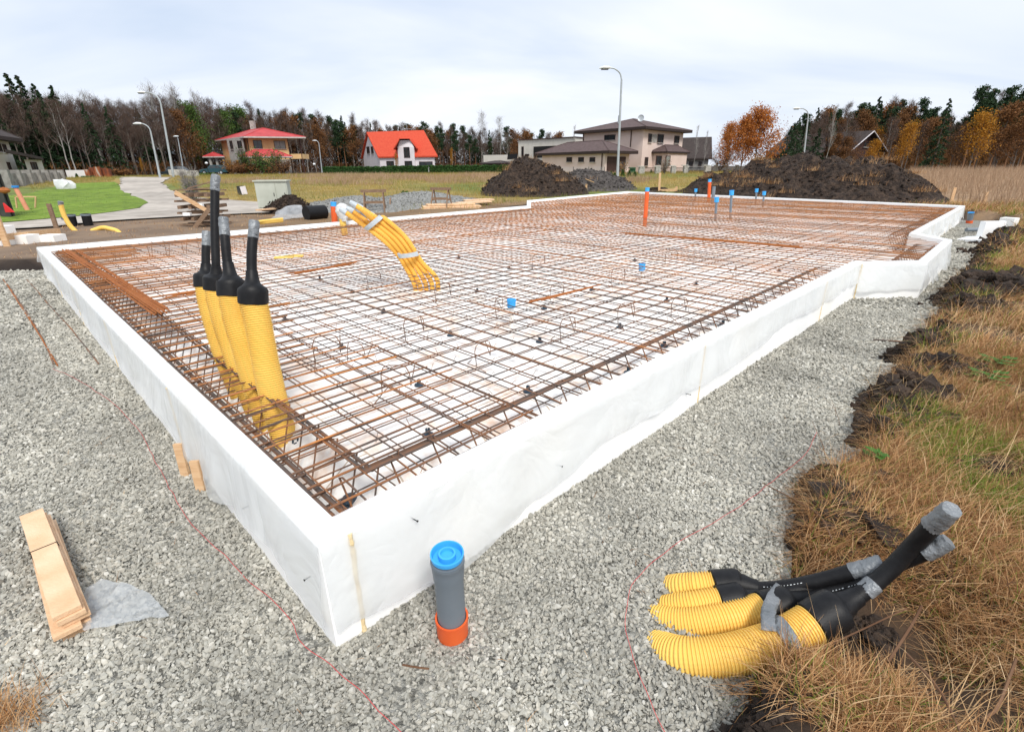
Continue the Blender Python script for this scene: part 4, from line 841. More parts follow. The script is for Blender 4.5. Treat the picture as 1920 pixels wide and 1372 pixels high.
for s_ in (-1, 1):
    e0 = V(mid_.x + s_ * (W2 + .5), mid_.y - .5, zd - .4); r0 = V(mid_.x + s_ * 1.0, mid_.y - .5, zt + .05); bk = V(0, 4.5, 0); mb.quad(e0, e0 + bk, r0 + bk, r0); mb.quad(e0 + V(0, 0, .2), r0 + V(0, 0, .2), r0 + bk + V(0, 0, .2), e0 + bk + V(0, 0, .2)); mb.quad(e0, r0, r0 + V(0, 0, .2), e0 + V(0, 0, .2))
mb.quad(V(mid_.x - 1, mid_.y - .5, zt + .25), V(mid_.x + 1, mid_.y - .5, zt + .25), V(mid_.x + 1, mid_.y + 4, zt + .25), V(mid_.x - 1, mid_.y + 4, zt + .25))
mb.build('dormer_roof', 'roof_orange', t); opening(t, dm[0], dm[1], (760, 276, 771, 296), 'balcony_door', 'frame_dark', 'glass', mull=1, sill=False); opening(t, dm[0], dm[1], (760, 302, 774, 312))
p_ = col(765.5, dm[0].y - .25); mb = MB()
for k in range(9): mb.tube([V(p_.x - .8 + k * .2, p_.y, zat(p_, 295, 765)), V(p_.x - .8 + k * .2, p_.y, zat(p_, 288, 765))], .02, 4)
mb.build('balcony_rail', 'rail', t)
c_ = col(769, 112); MB().box(V(c_.x, c_.y, 7.3), 1.0, .7, 1.8).build('chimney', 'roof_orange', t); mb = MB(); zc = zat(c_, 232, 773); mb.tube([V(c_.x, c_.y, 7), V(c_.x, c_.y, zc)], .05, 4); mb.tube([V(c_.x - 1.2, c_.y, zc - 1), V(c_.x + 1.2, c_.y, zc - 1)], .04, 4); mb.build('antenna', 'galv', t)
# yellow house with red metal roofs
q = quadplan(425, 97, 474, 88, 548, 90); z0 = .75
yh = thing('house', (*q[1].xy, z0), 'yellow two-storey house with red metal roofs behind bushes', 'house'); ze = zat(q[1], 258, 474)
walls(yh, q, z0, ze, 'yellow_wall'); c0 = sum(q, V(0, 0, 0)) / 4
qq = [q[0], q[1], q[2] + V(1.9, 0, 0), q[3] + V(1.9, 0, 0)]; hip(yh, qq, ze + .1, zat(c0, 242, 500), 1.1, 'roof_red', th=.2, k=.5, fm='concrete')
rw = [col(436, 90.5), col(466, 87.5), col(471, 90), col(442, 94)]; walls(yh, rw, z0, ze - .02, 'stone_wall', 'stone_bay')
opening(yh, rw[0], rw[1], (441, 264, 446, 280)); opening(yh, rw[0], rw[1], (455, 264, 463, 279)); opening(yh, q[1], q[2], (484, 263, 500, 279)); opening(yh, q[1], q[2], (522, 264, 543, 279), pane='curtain')
opening(yh, rw[0], rw[1], (447, 301, 454, 320)); opening(yh, q[1], q[2], (485, 301, 500, 318))
sp_ = [cas(q[1], q[2], 528), cas(q[1], q[2], 548)]; MB().prism([sp_[0].xy + V(0, -.12), sp_[1].xy + V(.05, -.12), sp_[1].xy + V(.05, 0), sp_[0].xy], z0, zat(sp_[0], 299, 530)).build('stone_cladding', 'stone_wall', yh)
# porch roof in front, carport roof at left, balcony at right
pr_ = [col(457, 87), col(459, 83.5), col(546, 84.5), col(544, 88)]; zp = zat(pr_[1], 294, 460); hip(yh, [pr_[0], pr_[1], pr_[2], pr_[3]], zp, zat(pr_[0], 281, 505), .5, 'roof_red', th=.15, fm='concrete', name='porch_roof')
for px in (470, 490, 524): c_ = col(px, 84.2); MB().tube([V(c_.x, c_.y, z0), V(c_.x, c_.y, zp - .1)], .16, 8).build('porch_post', 'stone_wall', yh)
cr_ = [col(388, 95), col(390, 90), col(424, 89), col(424, 95)]; zp = zat(cr_[1], 294, 390); hip(yh, cr_, zp, zat(cr_[1], 285, 418), .5, 'roof_red', th=.15, fm='concrete', name='carport_roof')
for px in (399, 411, 424): c_ = col(px, 89.6); MB().box(V(c_.x, c_.y, (z0 + zp) / 2), .35, .35, zp - z0 - .1).build('carport_post', 'stone_wall', yh)
bl = [q[2] + V(0, .2, 0), q[2] + V(2.0, .1, 0), q[2] + V(2.0, 3, 0), q[2] + V(0, 3, 0)]; zb = zat(q[2], 298, 548); MB().prism([p.xy for p in bl], zb, zb + .75).build('balcony', 'yellow_wall', yh)
mb = MB()
for k in range(12): mb.tube([bl[0].lerp(bl[1], k / 11) + V(0, 0, zb + .75), bl[0].lerp(bl[1], k / 11) + V(0, 0, zb + 1.6)], .02, 4)
mb.build('balcony_rail', 'rail', yh); c_ = bl[1]; MB().tube([V(c_.x - .1, c_.y + .1, z0), V(c_.x - .1, c_.y + .1, ze)], .12, 8).build('balcony_post', 'frame_dark', yh)
for px in (475, 549): c_ = cas(q[1], q[2], px); MB().tube([c_ + V(0, -.15, z0), c_ + V(0, -.15, ze)], .06, 6).build('downpipe', 'roof_dark', yh)
c_ = col(489, 97); MB().box(V(c_.x, c_.y, zat(c_, 234, 489) - .6), .7, .7, 2.4).build('chimney', 'stone_wall', yh)
# white house at far left
q = quadplan(-70, 50, -20, 44, 34, 52); z0 = .5; lh = thing('house', (*q[2].xy, z0), 'white house with dark roof cut off at the left edge', 'house'); ze = zat(q[2], 263, 34)
walls(lh, q, z0, ze, 'beige_wall'); hip(lh, q, ze + .15, ze + 1.7, .8, 'roof_dark', th=.3)
opening(lh, q[1], q[2], (9, 267, 17, 285)); opening(lh, q[1], q[2], (20, 270, 26, 286)); opening(lh, q[1], q[2], (17, 304, 22, 320))
w2 = [col(22, 47), col(24, 46), col(88, 53), col(84, 55)]; zp = zat(w2[2], 300, 86); MB().prism([p.xy for p in w2], [zat(w2[1], 286, 24), zat(w2[1], 286, 24), zp, zp], [zat(w2[1], 286, 24) + .25, zat(w2[1], 286, 24) + .25, zp + .25, zp + .25]).build('lean_to_roof', 'roof_dark', lh)
w3 = [col(52, 50.5), col(84, 53.5), col(84, 56), col(52, 53)]; MB().prism([p.xy for p in w3], z0, zp - .0).build('annex_wall', 'beige_wall', lh); opening(lh, w3[0], w3[1], (61, 304, 72, 320))
# right: house with dark roof behind the pink one
a_, b_ = col(1281, 96), col(1326, 94); t, q, m0, m1, ro = gable_house('house', 'dark weathered house with steep brown roof right of the pink house', a_, b_, b_ + V(2, 8, 0), .8, zat(a_, 296, 1281), zat(a_, 269, 1281) + .8, 'block_wall', 'roof_dark', gab='block_wall')
opening(t, a_, b_, (1290, 303, 1298, 312)); opening(t, a_, b_, (1308, 303, 1314, 312))
# cabin with white barge boards
a_ = col(1525, 84); b_ = col(1645, 78); q = None
lc, rc_ = col(1585, 76), col(1643, 78); t = thing('house', (*lc.xy, .8), 'dark brown cabin with white-edged gable above the big soil heap', 'house')
back = V(-6, 12, 0); zk = zat(lc, 279, 1581); zr = zat(lc, 249, 1616) ; walls(t, [lc, rc_, rc_ + back, lc + back], .8, zk, 'brown_door'); mp_ = (lc + rc_) / 2; mb = MB(); mb.quad(V(*lc.xy, zk), V(*rc_.xy, zk), V(*mp_.xy, zr)); mb.build('gable', 'brown_door', t)
mb = MB(); ov = (rc_ - lc).normalized() * .5; fr = V(0, -.8, 0)
for s_, c_ in ((-1, lc), (1, rc_)):
    e0 = V(*(c_ + ov * s_ + fr).xy, zk - .45); r0 = V(*(mp_ + fr).xy, zr + .1); bb_ = back; mb.quad(e0, e0 + bb_, r0 + bb_, r0); mb.quad(e0 + V(0, 0, .2), r0 + V(0, 0, .2), r0 + bb_ + V(0, 0, .2), e0 + bb_ + V(0, 0, .2))
ro = mb.build('roof', 'roof_dark', t)
for s_, c_ in ((-1, lc), (1, rc_)): MB().beam(V(*(c_ + ov * s_ + fr).xy, zk - .35), V(*(mp_ + fr).xy, zr + .2), .06, .3, (0, 1, 0)).build('barge_board', 'white_wall', ro)
opening(t, lc, rc_, (1608, 266, 1616, 276)); opening(t, lc, rc_, (1621, 266, 1627, 276))
wg = [lc + V(-3, 3, 0), lc + V(0, 3, 0), lc + V(-3, 9, 0), lc + V(-6, 9, 0)]; walls(t, wg, .8, zk - .6, 'brown_door', 'wing_wall'); hip(t, wg, zk - .5, zat(lc, 257, 1560), .6, 'roof_dark', th=.2, name='wing_roof')

# ------------------------------------------------------------ walls, fences, hedges, small structures
def boxpx(x0, y0, x1, y1, yy, dep, name, mt, label=None, cat=None, group=None, parent=None, sink=.1):
    p, q = Y(x0, y1, yy), Y(x1, y1, yy); zt_ = Y((x0 + x1) / 2, y0, yy).z; zb_ = (p.z + q.z) / 2
    o = MB().prism([(p.x, yy), (q.x, yy), (q.x, yy + dep), (p.x, yy + dep)], zb_ - sink, zt_).build(name, mt, parent)
    if label: tag(o, label, cat, group)
    return o
t = thing('stone_fence', (*col(12, 40).xy, .4), 'grey block fence wall in front of the white house at far left', 'fence')
cw = [col(6, 33), col(112, 45)]; z_a = zat(cw[0], 322, 6); z_b = zat(cw[1], 321, 112); u_ = (cw[1] - cw[0]).normalized(); nn_ = V(-u_.y, u_.x, 0) * .2
n = 6
for k in range(n): a_, b_ = cw[0].lerp(cw[1], k / n), cw[0].lerp(cw[1], (k + .9) / n); MB().prism([a_.xy, b_.xy, (b_ + nn_).xy, (a_ + nn_).xy], .2, z_a + (z_b - z_a) * k / n - .1).build('fence_panel', 'block_wall', t)
for k in range(n + 1): c_ = cw[0].lerp(cw[1], k / n); MB().box(V(c_.x, c_.y, .9), .45, .45, 2 * (z_a + (z_b - z_a) * k / n - .8), math.atan2(u_.y, u_.x)).build('fence_pillar', 'block_wall', t)
# dark gate pier at the left edge
t = thing('gate_pier', (*col(10, 17).xy, .3), 'tall dark gate pier with a rusty round lamp at the left edge', 'gate pier'); p, q = Y(-12, 400, 17.2), Y(30, 400, 17.2); zt_ = Y(10, 326, 17.2).z
MB().prism([(p.x, 17.2), (q.x - .15, 17.3), (q.x - .8, 18), (p.x - .5, 18)], .1, zt_).build('pier_block', 'dark_stone', t); MB().prism([(q.x - .4, 17.1), (q.x - .12, 17.12), (q.x - .32, 17.4), (q.x - .6, 17.38)], .1, Y(10, 312, 17.2).z).build('pier_post', 'dark_stone', t)
c_ = Y(8, 357, 16.95); mb = MB().lathe(c_ - V(.0, 0, .1), (0, 0, 1), [(0, .02), (.04, .12), (.1, .15), (.17, .1), (.2, .001)], 16); mb.build('round_lamp', 'rust', t, smooth=True)
c_ = Y(15, 392, 16.6); tag(MB().quad(c_ + V(-.12, 0, -.1), c_ + V(.14, 0, -.1), c_ + V(-.12, .02, .18)).quad(c_ + V(-.12, .05, -.1), c_ + V(-.12, .07, .18), c_ + V(.14, .05, -.1)).quad(c_ + V(.14, 0, -.1), c_ + V(.14, .05, -.1), c_ + V(-.12, .07, .18), c_ + V(-.12, .02, .18)).quad(c_ + V(-.12, 0, -.1), c_ + V(-.12, .05, -.1), c_ + V(.14, .05, -.1), c_ + V(.14, 0, -.1)).build('warning_triangle', 'red_plastic'), 'small red triangular sign at the foot of the dark gate pier', 'sign')
# orange stake with blue cap, wood frame
a_ = G(54, 397); t = thing('standpipe', a_, 'salmon orange post with blue top on the lawn at left', 'post'); b_ = Y(38, 352, a_.y); b_ = a_ + V(-.18, 0, b_.z - a_.z)
MB().tube([a_ - V(0, 0, .1), b_], .075, 10).build('pipe_tube', 'salmon', t, smooth=True); MB().tube([b_, b_ + V(0, 0, .07)], .11, 12).build('cap', 'blue_dark', t)
t = thing('wood_frame', G(66, 393), 'thin wooden frame of laths standing on the lawn at left', 'frame'); y_ = G(70, 393).y; L1, L2, L3, L4 = Y(28, 369, y_), Y(66, 369, y_), Y(70, 393, y_), Y(50, 397, y_)
MB().beam(L1, L2, .04, .04).build('top_lath', 'wood', t); MB().beam(L2 + V(.02, 0, 0), L3 + V(-.12, 0, -.1), .04, .04, (0, 1, 0)).build('leg', 'wood', t)
MB().beam(L1 + V(.02, 0, 0), Y(36, 393, y_) + V(-.1, 0, -.1), .04, .04, (0, 1, 0)).build('leg', 'wood', t)
# white bag
c_ = G(124, 356); mb = MB(); mb.lathe(c_ - V(0, 0, .1), (0, 0, 1), [(0, .75), (.25, .85), (.55, .8), (.78, .55), (.85, .001)], 14); mb.v = [c_ + V((q.x - c_.x) * .6 + .3 * noise.noise(q * 1.9), (q.y - c_.y) * .5, (q.z - c_.z) * .75 + .22 * noise.noise(q * 2.3)) for q in mb.v]
tag(mb.build('big_bag', 'bag_white', smooth=True), 'large white bulk bag lying on the lawn edge', 'bag')
tag(boxpx(129, 319, 169, 341, 60, 3, 'shed', 'white_wall'), 'low white shed wall beside the rusty sheet stack at left', 'shed')
t = thing('rusty_sheets', (*col(187, 57).xy, .7), 'rusty corrugated metal sheets standing in a row beside the white shed', 'metal sheets')
for k, (x0, x1, y0) in enumerate(((164, 174, 318), (174, 183, 314), (183, 193, 313), (193, 202, 315), (202, 211, 316))):
    boxpx(x0, y0, x1 - .6, 341, 57 + .5 * (k % 2), .3, 'sheet_panel', 'rust_sheet', parent=t)
t = thing('waste_bin', (*col(160, 55).xy, .7), 'green wheelie bin before the white shed at left', 'bin'); boxpx(154, 332, 166, 342, 55, .6, 'bin_body', 'bin_green', parent=t); boxpx(152, 330, 167, 331.8, 54.8, .8, 'lid', 'bin_green', parent=t, sink=0)
t = thing('waste_bin', (*col(1187, 60).xy, .7), 'green wheelie bin beside the garage of the pink house', 'bin'); boxpx(1182, 316, 1191, 328, 60, .6, 'bin_body', 'bin_green', parent=t); boxpx(1181, 314, 1192, 315.8, 59.8, .8, 'lid', 'bin_green', parent=t, sink=0)
# low grey wall pieces by the road
boxpx(320, 318, 350, 340, 62, .3, 'garden_wall', 'concrete', 'longer pale wall piece beside the road behind the dry shrub', 'wall'); boxpx(352, 320, 373, 341, 58, .3, 'garden_wall', 'concrete', 'shorter pale wall piece right of the longer one by the road', 'wall')
# cars
def car(px0, px1, pyb, yy, mt, label, hh=1.45, L_=None):
    a_, b_ = Y(px0, pyb, yy), Y(px1, pyb, yy); L_ = L_ or (b_ - a_).length; z_ = a_.z; x0 = a_.x; t = thing('parked_car', (x0, yy, z_), label, 'car')
    prof = [(0, .35), (.02, .75), (.14, .85), (.3, .9), (.42, hh), (.74, hh), (.9, .95), (.98, .85), (1, .35)]
    mb = MB()
    for s_ in (0, 1.7): pass
    n = len(prof); P0 = [V(x0 + u_ * L_, yy + (.12 if h_ > 1 else 0), z_ + h_) for u_, h_ in prof]; P1 = [V(x0 + u_ * L_, yy + 1.75 - (.12 if h_ > 1 else 0), z_ + h_) for u_, h_ in prof]
    mb.quad(*P0); mb.quad(*reversed(P1))
    for i in range(n): j = (i + 1) % n; mb.quad(P0[i], P1[i], P1[j], P0[j])
    bd = mb.build('body', mt, t); mb = MB()
    for u0, u1, u2, u3 in ((.36, .43, .57, .57), (.59, .59, .73, .84)): mb.quad(V(x0 + u0 * L_, yy - .012, z_ + .93), V(x0 + u1 * L_, yy + .08, z_ + hh - .08), V(x0 + u2 * L_, yy + .08, z_ + hh - .08), V(x0 + u3 * L_, yy - .012, z_ + .93))
    mb.build('side_window', 'glass', bd)
    for u_ in (.18, .8):
        for y2 in (-.02, 1.55): w_ = MB().lathe(V(x0 + u_ * L_, yy + y2, z_ + .32), (0, 1, 0), [(0, .001), (0, .32), (.22, .32), (.22, .001)], 16).build('wheel', 'tyre', t); MB().lathe(V(x0 + u_ * L_, yy + y2 - .005, z_ + .32), (0, 1, 0), [(0, .001), (0, .19), (.02, .19)], 12).build('rim', 'galv', w_)
    return t
car(296, 317, 335, 72, 'car_dark', 'dark hatchback parked on the road by the forest edge', 1.5, 3.9); car(375, 399, 328, 84, 'car_teal', 'dark teal car parked beside the yellow house', 1.4, 4.2)
# fence of the pink house
t = thing('garden_fence', (*col(1197, 56).xy, .6), 'pale stone pillar fence with black railings in front of the pink house', 'fence')
pil = [(1197, 1207, 57, 312, 341), (1228, 1237, 57.5, 312, 338), (1258, 1266, 58, 311, 336), (1281, 1290, 58.5, 310, 335), (1321, 1331, 59, 310, 334)]
for x0, x1, yy, y0, y1 in pil: pp_ = boxpx(x0, y0 + 1, x1, y1, yy, .5, 'pillar', 'stone_wall', parent=t); boxpx(x0 - .7, y0 - .6, x1 + .7, y0 + .8, yy - .05, .6, 'pillar_cap', 'concrete', parent=t, sink=0)
for (a0, a1, b0, b1) in ((1207, 1228, 335, 340), (1237, 1258, 334, 339), (1266, 1281, 332, 337), (1290, 1321, 332, 336)): boxpx(a0, b0, a1, b1, 58.3, .3, 'low_wall', 'stone_wall', parent=t)
for a0, a1 in ((1208, 1227), (1238, 1257), (1267, 1280), (1291, 1320)):
    mb = MB(); yy = 58.45; n = int((a1 - a0) / 1.6)
    for k in range(n + 1): px = a0 + (a1 - a0) * k / n; mb.tube([Y(px, 334, yy), Y(px, 314.5, yy)], .015, 4)
    for py in (315, 331): mb.tube([Y(a0, py, yy), Y(a1, py, yy)], .025, 4)
    mb.build('railing', 'rail', t)
PL = [(1342, 'first'), (1361, 'second'), (1382, 'third'), (1400, 'fourth'), (1419, 'fifth'), (1436, 'sixth')]
for px, w_ in PL:
    t = thing('fence_pillar', (*col(px, 66).xy, .8), w_ + ' from the left of the small white-capped pillars behind the big soil heap', 'fence pillar', 'white-capped pillars behind the heap'); boxpx(px - 3, 310.5, px + 3, 325, 66, .4, 'pillar', 'stone_wall', parent=t); boxpx(px - 3.8, 309.3, px + 3.8, 310.4, 65.9, .6, 'pillar_cap', 'concrete', parent=t, sink=0)
t = thing('wire_fence', (*col(1050, 57).xy, .7), 'thin wire mesh fence on slim posts before the garage of the pink house', 'fence'); yy = 57
for px in (1042, 1075, 1104, 1134): MB().tube([Y(px, 327, yy), Y(px, 313, yy)], .03, 5).build('post', 'rail', t)
mb = MB()
for k in range(6): mb.tube([Y(1042, 314 + k * 2.2, yy), Y(1134, 313.5 + k * 2.2, yy)], .008, 3)
for k in range(60): px = 1042 + 92 * k / 59; mb.tube([Y(px, 327, yy), Y(px, 314, yy)], .005, 3)
tag(mb.build('wire_mesh', 'galv', t), kind='stuff')
# street lamps
def lamp(bx, by, tx, ty, hx, hy, yy, label, r=.085, k=.55):
    z0 = float(T(Y(bx, by, yy).x, yy)); a_ = Y(bx, by, yy); tp_ = Y(tx, ty, yy); hd = Y(hx, hy, yy); a_ = V(a_.x, yy, min(z0, a_.z) - .1); lean = tp_.x - a_.x
    t = thing('street_lamp', (a_.x, yy, a_.z), label, 'street lamp', 'galvanised street lamps')
    MB().tube([a_, a_.lerp(tp_, .25), tp_], [r * 1.35, r * 1.1, r * .75], 10).build('pole', 'galv', t, smooth=True)
    m_ = hd - tp_; dirx = 1 if m_.x > 0 else -1
    ap = spline([tp_, tp_ + V(dirx * abs(m_.x) * .12, 0, m_.z * .55), tp_ + V(m_.x * .45, 0, m_.z * .93), hd - V(dirx * .35, 0, 0)], .15); MB().tube(ap, r * .6, 8).build('arm', 'galv', t, smooth=True)
    h0 = hd - V(dirx * .38, 0, 0); mb = MB().tube([h0, h0 + V(dirx * .1, 0, .02), h0 + V(dirx * .45, 0, .02), h0 + V(dirx * .8, 0, -.02)], [.06, .12, .16, .05], 12); mb.v = [V(q.x, q.y, h0.z + (q.z - h0.z) * .7) for q in mb.v]; hh = mb.build('lamp_head', 'lamp_glass', t, smooth=True)
    MB().box(h0 + V(dirx * .42, 0, -.1), .5, .2, .05).build('lens', 'glass', hh)
lamp(323, 322, 301, 192, 265, 173.5, 56, 'tallest street lamp at left, before the bare wood', .1); lamp(301, 337, 282, 245, 258, 232, 52, 'street lamp at the roadside left of the tallest one', .085)
lamp(344, 322, 334, 262, 330, 256, 82, 'small distant street lamp right of the tallest left one', .08); lamp(603, 318, 598, 270, 590, 264, 100, 'distant street lamp between the yellow house and the hedge', .09)
lamp(1157, 347, 1165.5, 150, 1135, 127.5, 40, 'tall street lamp standing in front of the pink house', .085); lamp(1508, 300, 1515.5, 218, 1494, 203.5, 62, 'street lamp behind the big soil heap at right', .09)
for px, py, yy, l_ in ((387, 306, 80, 'leftmost of the round white globe lights by the yellow house'), (475, 308, 79, 'middle round white globe light by the yellow house'), (589, 308, 84, 'rightmost round white globe light near the hedge')):
    c_ = Y(px, py, yy); t = thing('globe_light', (c_.x, yy, .8), l_, 'garden light', 'globe garden lights'); MB().tube([V(c_.x, yy, .7), c_], .04, 6).build('post', 'rail', t); MB().lathe(c_ - V(0, 0, .2), (0, 0, 1), [(0, .05), (.06, .16), (.18, .22), (.3, .17), (.38, .01)], 12).build('globe', 'lamp_glass', t, smooth=True)
# utility cabinet and little posts
a_ = G(479, 397); yy = a_.y; t = thing('utility_cabinet', a_, 'pale grey-green metal cabinet with two doors in front of the field', 'utility cabinet'); p, q = Y(476, 341, yy), Y(533, 340, yy); wd = q.x - p.x; zt_ = p.z
MB().prism([(p.x, yy), (q.x, yy + .15), (q.x - .1, yy + .7), (p.x - .1, yy + .55)], .1, zt_).build('body', 'cabinet', t)
for k, (f0, f1) in enumerate(((.03, .63), (.645, .97))): x0, x1 = p.x + wd * f0, p.x + wd * f1; d_ = MB().prism([(x0, yy + .15 * f0 - .02), (x1, yy + .15 * f1 - .02), (x1, yy + .15 * f1 - .002), (x0, yy + .15 * f0 - .002)], .4, zt_ - .07).build('door', 'cabinet', t); MB().box(V(x1 - .07, yy + .15 * f1 - .035, .85), .02, .02, .12).build('handle', 'rail', d_)
MB().prism([(p.x - .04, yy - .05), (q.x + .04, yy + .1), (q.x - .06, yy + .75), (p.x - .14, yy + .6)], zt_ + .002, zt_ + .05).build('roof', 'cabinet', t)
a_ = G(450, 366); y_ = a_.y; boxpx(446, 349, 454, 364, y_, .3, 'marker_box', 'dark_stone', 'small dark box in the grass, left of the cabinet', 'box'); 
t_ = MB().beam(Y(454.5, 349.5, y_ - .3), Y(459.5, 364.5, y_ - .3), .28, .06, (0, 1, 0)).build('white_board', 'white_wall'); tag(t_, 'small white board leaning on the dark box in the grass', 'board')

# ------------------------------------------------------------ heaps
def heap(cx, cy, ax, ay, h, label, mt='soil', rot=0, seed=0, name='soil_heap', rough=.22, n=90, top=1.6, peaks=None, tufts=0, cat='soil heap'):
    zb = float(T(cx, cy)) - .15; t = thing(name, (cx, cy, zb), label, cat); g = np.linspace(-1.15, 1.15, n); vs = []; ca, sa = math.cos(rot), math.sin(rot)
    for i in range(n):
        for j in range(n):
            x, y = g[i], g[j]; rr = math.hypot(x, y); ang = math.atan2(y, x); rr /= 1 + .16 * noise.noise(V(math.cos(ang) * 1.5, math.sin(ang) * 1.5, seed))
            b = max(0, 1 - rr ** top) if not peaks else max(0, max(pz * (1 - (math.hypot((x - pxx) / pw, (y - pyy) / ph_)) ** 1.35) for pxx, pyy, pw, ph_, pz in peaks))
            X_, Y_ = x * ax, y * ay; wx, wy = cx + X_ * ca - Y_ * sa, cy + X_ * sa + Y_ * ca
            nz_ = noise.fractal(V(wx * .9, wy * .9, seed), .9, 2.1, 6) * rough + abs(noise.noise(V(wx * 2.4, wy * 2.4, seed + 4))) * rough * .55 + noise.noise(V(wx * 7, wy * 7, seed)) * rough * .16
            e_ = min(1, b * 3.5); vs.append((wx + .12 * e_ * noise.noise(V(wx * 3, wy * 3, 8)), wy + .12 * e_ * noise.noise(V(wx * 3, wy * 3, 18)), zb + h * b + nz_ * e_ - (.35 if b <= 0 else 0)))
    id_ = np.arange(n * n).reshape(n, n); f_ = np.stack([id_[:-1, :-1].ravel(), id_[1:, :-1].ravel(), id_[1:, 1:].ravel(), id_[:-1, 1:].ravel()], 1)
    npmesh('heap_body', vs, f_, mt, t, smooth=False)
    va = np.array(vs); hi = va[va[:, 2] > zb + .25]; k = RS.randint(0, len(hi), 1400); sz = RS.uniform(.02, .09, len(k)) * (1 if h > 1 else .5); v_, f_ = rocks(hi[k, 0] + RS.uniform(-.1, .1, len(k)), hi[k, 1] + RS.uniform(-.1, .1, len(k)), hi[k, 2], sz); tag(npmesh('clods', v_, f_, mt, t), kind='stuff')
    if tufts:
        ks = [hi[RS.randint(0, len(hi))] for _ in range(tufts)]; B = []; 
        for q in ks: m_ = 120; B.append(np.stack([q[0] + RS.normal(0, .22, m_), q[1] + RS.normal(0, .22, m_), np.full(m_, q[2] - .08)], 1))
        B = np.concatenate(B); v_, f_ = blades(B, .28, .012, .9); tag(npmesh('dry_tufts', v_, f_, 'straw', t), kind='stuff')
    return t
def blades(B, L_, w_, lean=.6, flat=0., rs=RS, seg=3):
    n = len(B); an = rs.uniform(0, 2 * math.pi, n); ln = L_ * rs.uniform(.5, 1.4, n); le = lean * rs.uniform(.2, 1.3, n); d_ = np.stack([np.cos(an), np.sin(an), np.zeros(n)], 1); sd_ = np.stack([-np.sin(an + .6), np.cos(an + .6), np.zeros(n)], 1)
    out_ = []
    for k in range(seg + 1):
        u_ = k / seg; th_ = le * (.35 + u_); th_ = np.minimum(th_, 1.5)
        r_h = ln * u_ * np.sin(th_ * (1 - flat) + flat * 1.5); r_z = ln * u_ * np.cos(th_ * (1 - flat) + flat * 1.5); c_ = B + d_ * r_h[:, None]; c_[:, 2] += r_z; ww = w_ * (1 - u_ * .92) * .5
        out_ += [c_ - sd_ * ww, c_ + sd_ * ww]
    v_ = np.stack(out_, 1).reshape(-1, 3); m_ = 2 * (seg + 1); b0 = (np.arange(n) * m_)[:, None, None]; fs = np.array([(2 * k, 2 * k + 1, 2 * k + 3, 2 * k + 2) for k in range(seg)])[None]; return v_, (fs + b0).reshape(-1, 4)
c_ = col(996, 29.5); heap(c_.x + .1, c_.y, 3.1, 3.5, 1.95, 'tall dark soil heap left of centre behind the slab', seed=3, rough=.32, peaks=[(-.12, 0, .86, .9, 1.05), (.3, 0, .75, .7, .8)], tufts=16)
c_ = col(1105, 33); heap(c_.x, c_.y, 3.2, 3.0, 1.25, 'lower grey-brown heap between the tall dark heap and the street lamp', mt='grey_soil', seed=8, rough=.2, tufts=3)
heap(13.5, 25.6, 6.7, 3.4, 1.95, 'huge dark soil heap across the back right, with dry grass on it', seed=12, rough=.36, n=150, rot=-.944, peaks=[(.42, 0, .54, .92, .92), (.08, .02, .62, .98, 1.0), (-.25, .05, .55, .95, .85), (-.58, 0, .4, .8, .5)], tufts=60)
c_ = col(1236, 30); heap(c_.x, c_.y, 1.2, .8, .3, 'small dark clod ridge between the two groups of heaps', seed=21, rough=.1, n=40)
c_ = G(527, 402); heap(c_.x, c_.y + .8, 1.15, 1.0, .62, 'small dark soil pile in front of the grey-green cabinet', seed=31, rough=.2, n=60)
c_ = G(640, 400); heap(c_.x, c_.y + 2.0, 3.0, 2.2, .62, 'pale gravel pile behind the yellow conduits', mt='gravel_heap', seed=41, rough=.06, n=70, name='gravel_heap', cat='gravel heap')
c_ = G(770, 392); heap(c_.x, c_.y + 3, 3.2, 2.0, .6, 'pale gravel pile right of the trestle, at the back left edge', mt='gravel_heap', seed=43, rough=.06, n=70, name='gravel_heap', cat='gravel heap')
# ------------------------------------------------------------ building site bits at the back and at the left
def slat(p, q, wd, th, mt, par, name='board', up=(0, 0, 1)): return MB().beam(p, q, wd, th, up).build(name, mt, par)
# batter board left
yy = G(10, 465).y; t = thing('batter_board', G(10, 465), 'weathered wooden batter board on two posts at the left, by the slab corner', 'batter board')
a_ = G(14, 462); b_ = G(112, 446); h1_ = Y(10, 392, a_.y).z; h2_ = Y(100, 382, b_.y).z
slat(V(a_.x, a_.y, 0), V(a_.x, a_.y, h1_), .13, .04, 'wood', t, 'post', (0, 1, 0)); slat(V(b_.x, b_.y, 0), V(b_.x, b_.y, h2_), .1, .04, 'old_wood', t, 'post', (0, 1, 0))
slat(V(a_.x - .15, a_.y - .05, Y(14, 446, a_.y).z), V(b_.x + .1, b_.y - .05, Y(110, 433, b_.y).z), .035, .13, 'wood', t)
# foam off-cuts at left
for k, (x0, y0, x1, y1, l_) in enumerate(((-6, 447, 12, 461, 'white foam block cut off by the left edge'), (24, 442, 53, 458, 'white foam block between the batter board posts, left one'), (70, 442, 103, 454, 'thin white foam slab right of the left foam block under the batter board'), (-20, 425, 8, 440, 'leaning white foam sheet at the left edge behind the post'))):
    c0 = G((x0 + x1) / 2, y1); boxpx(x0, y0, x1, y1, c0.y, .35, 'foam_block', 'foam', l_, 'foam block', 'foam off-cuts at the left', sink=.03)
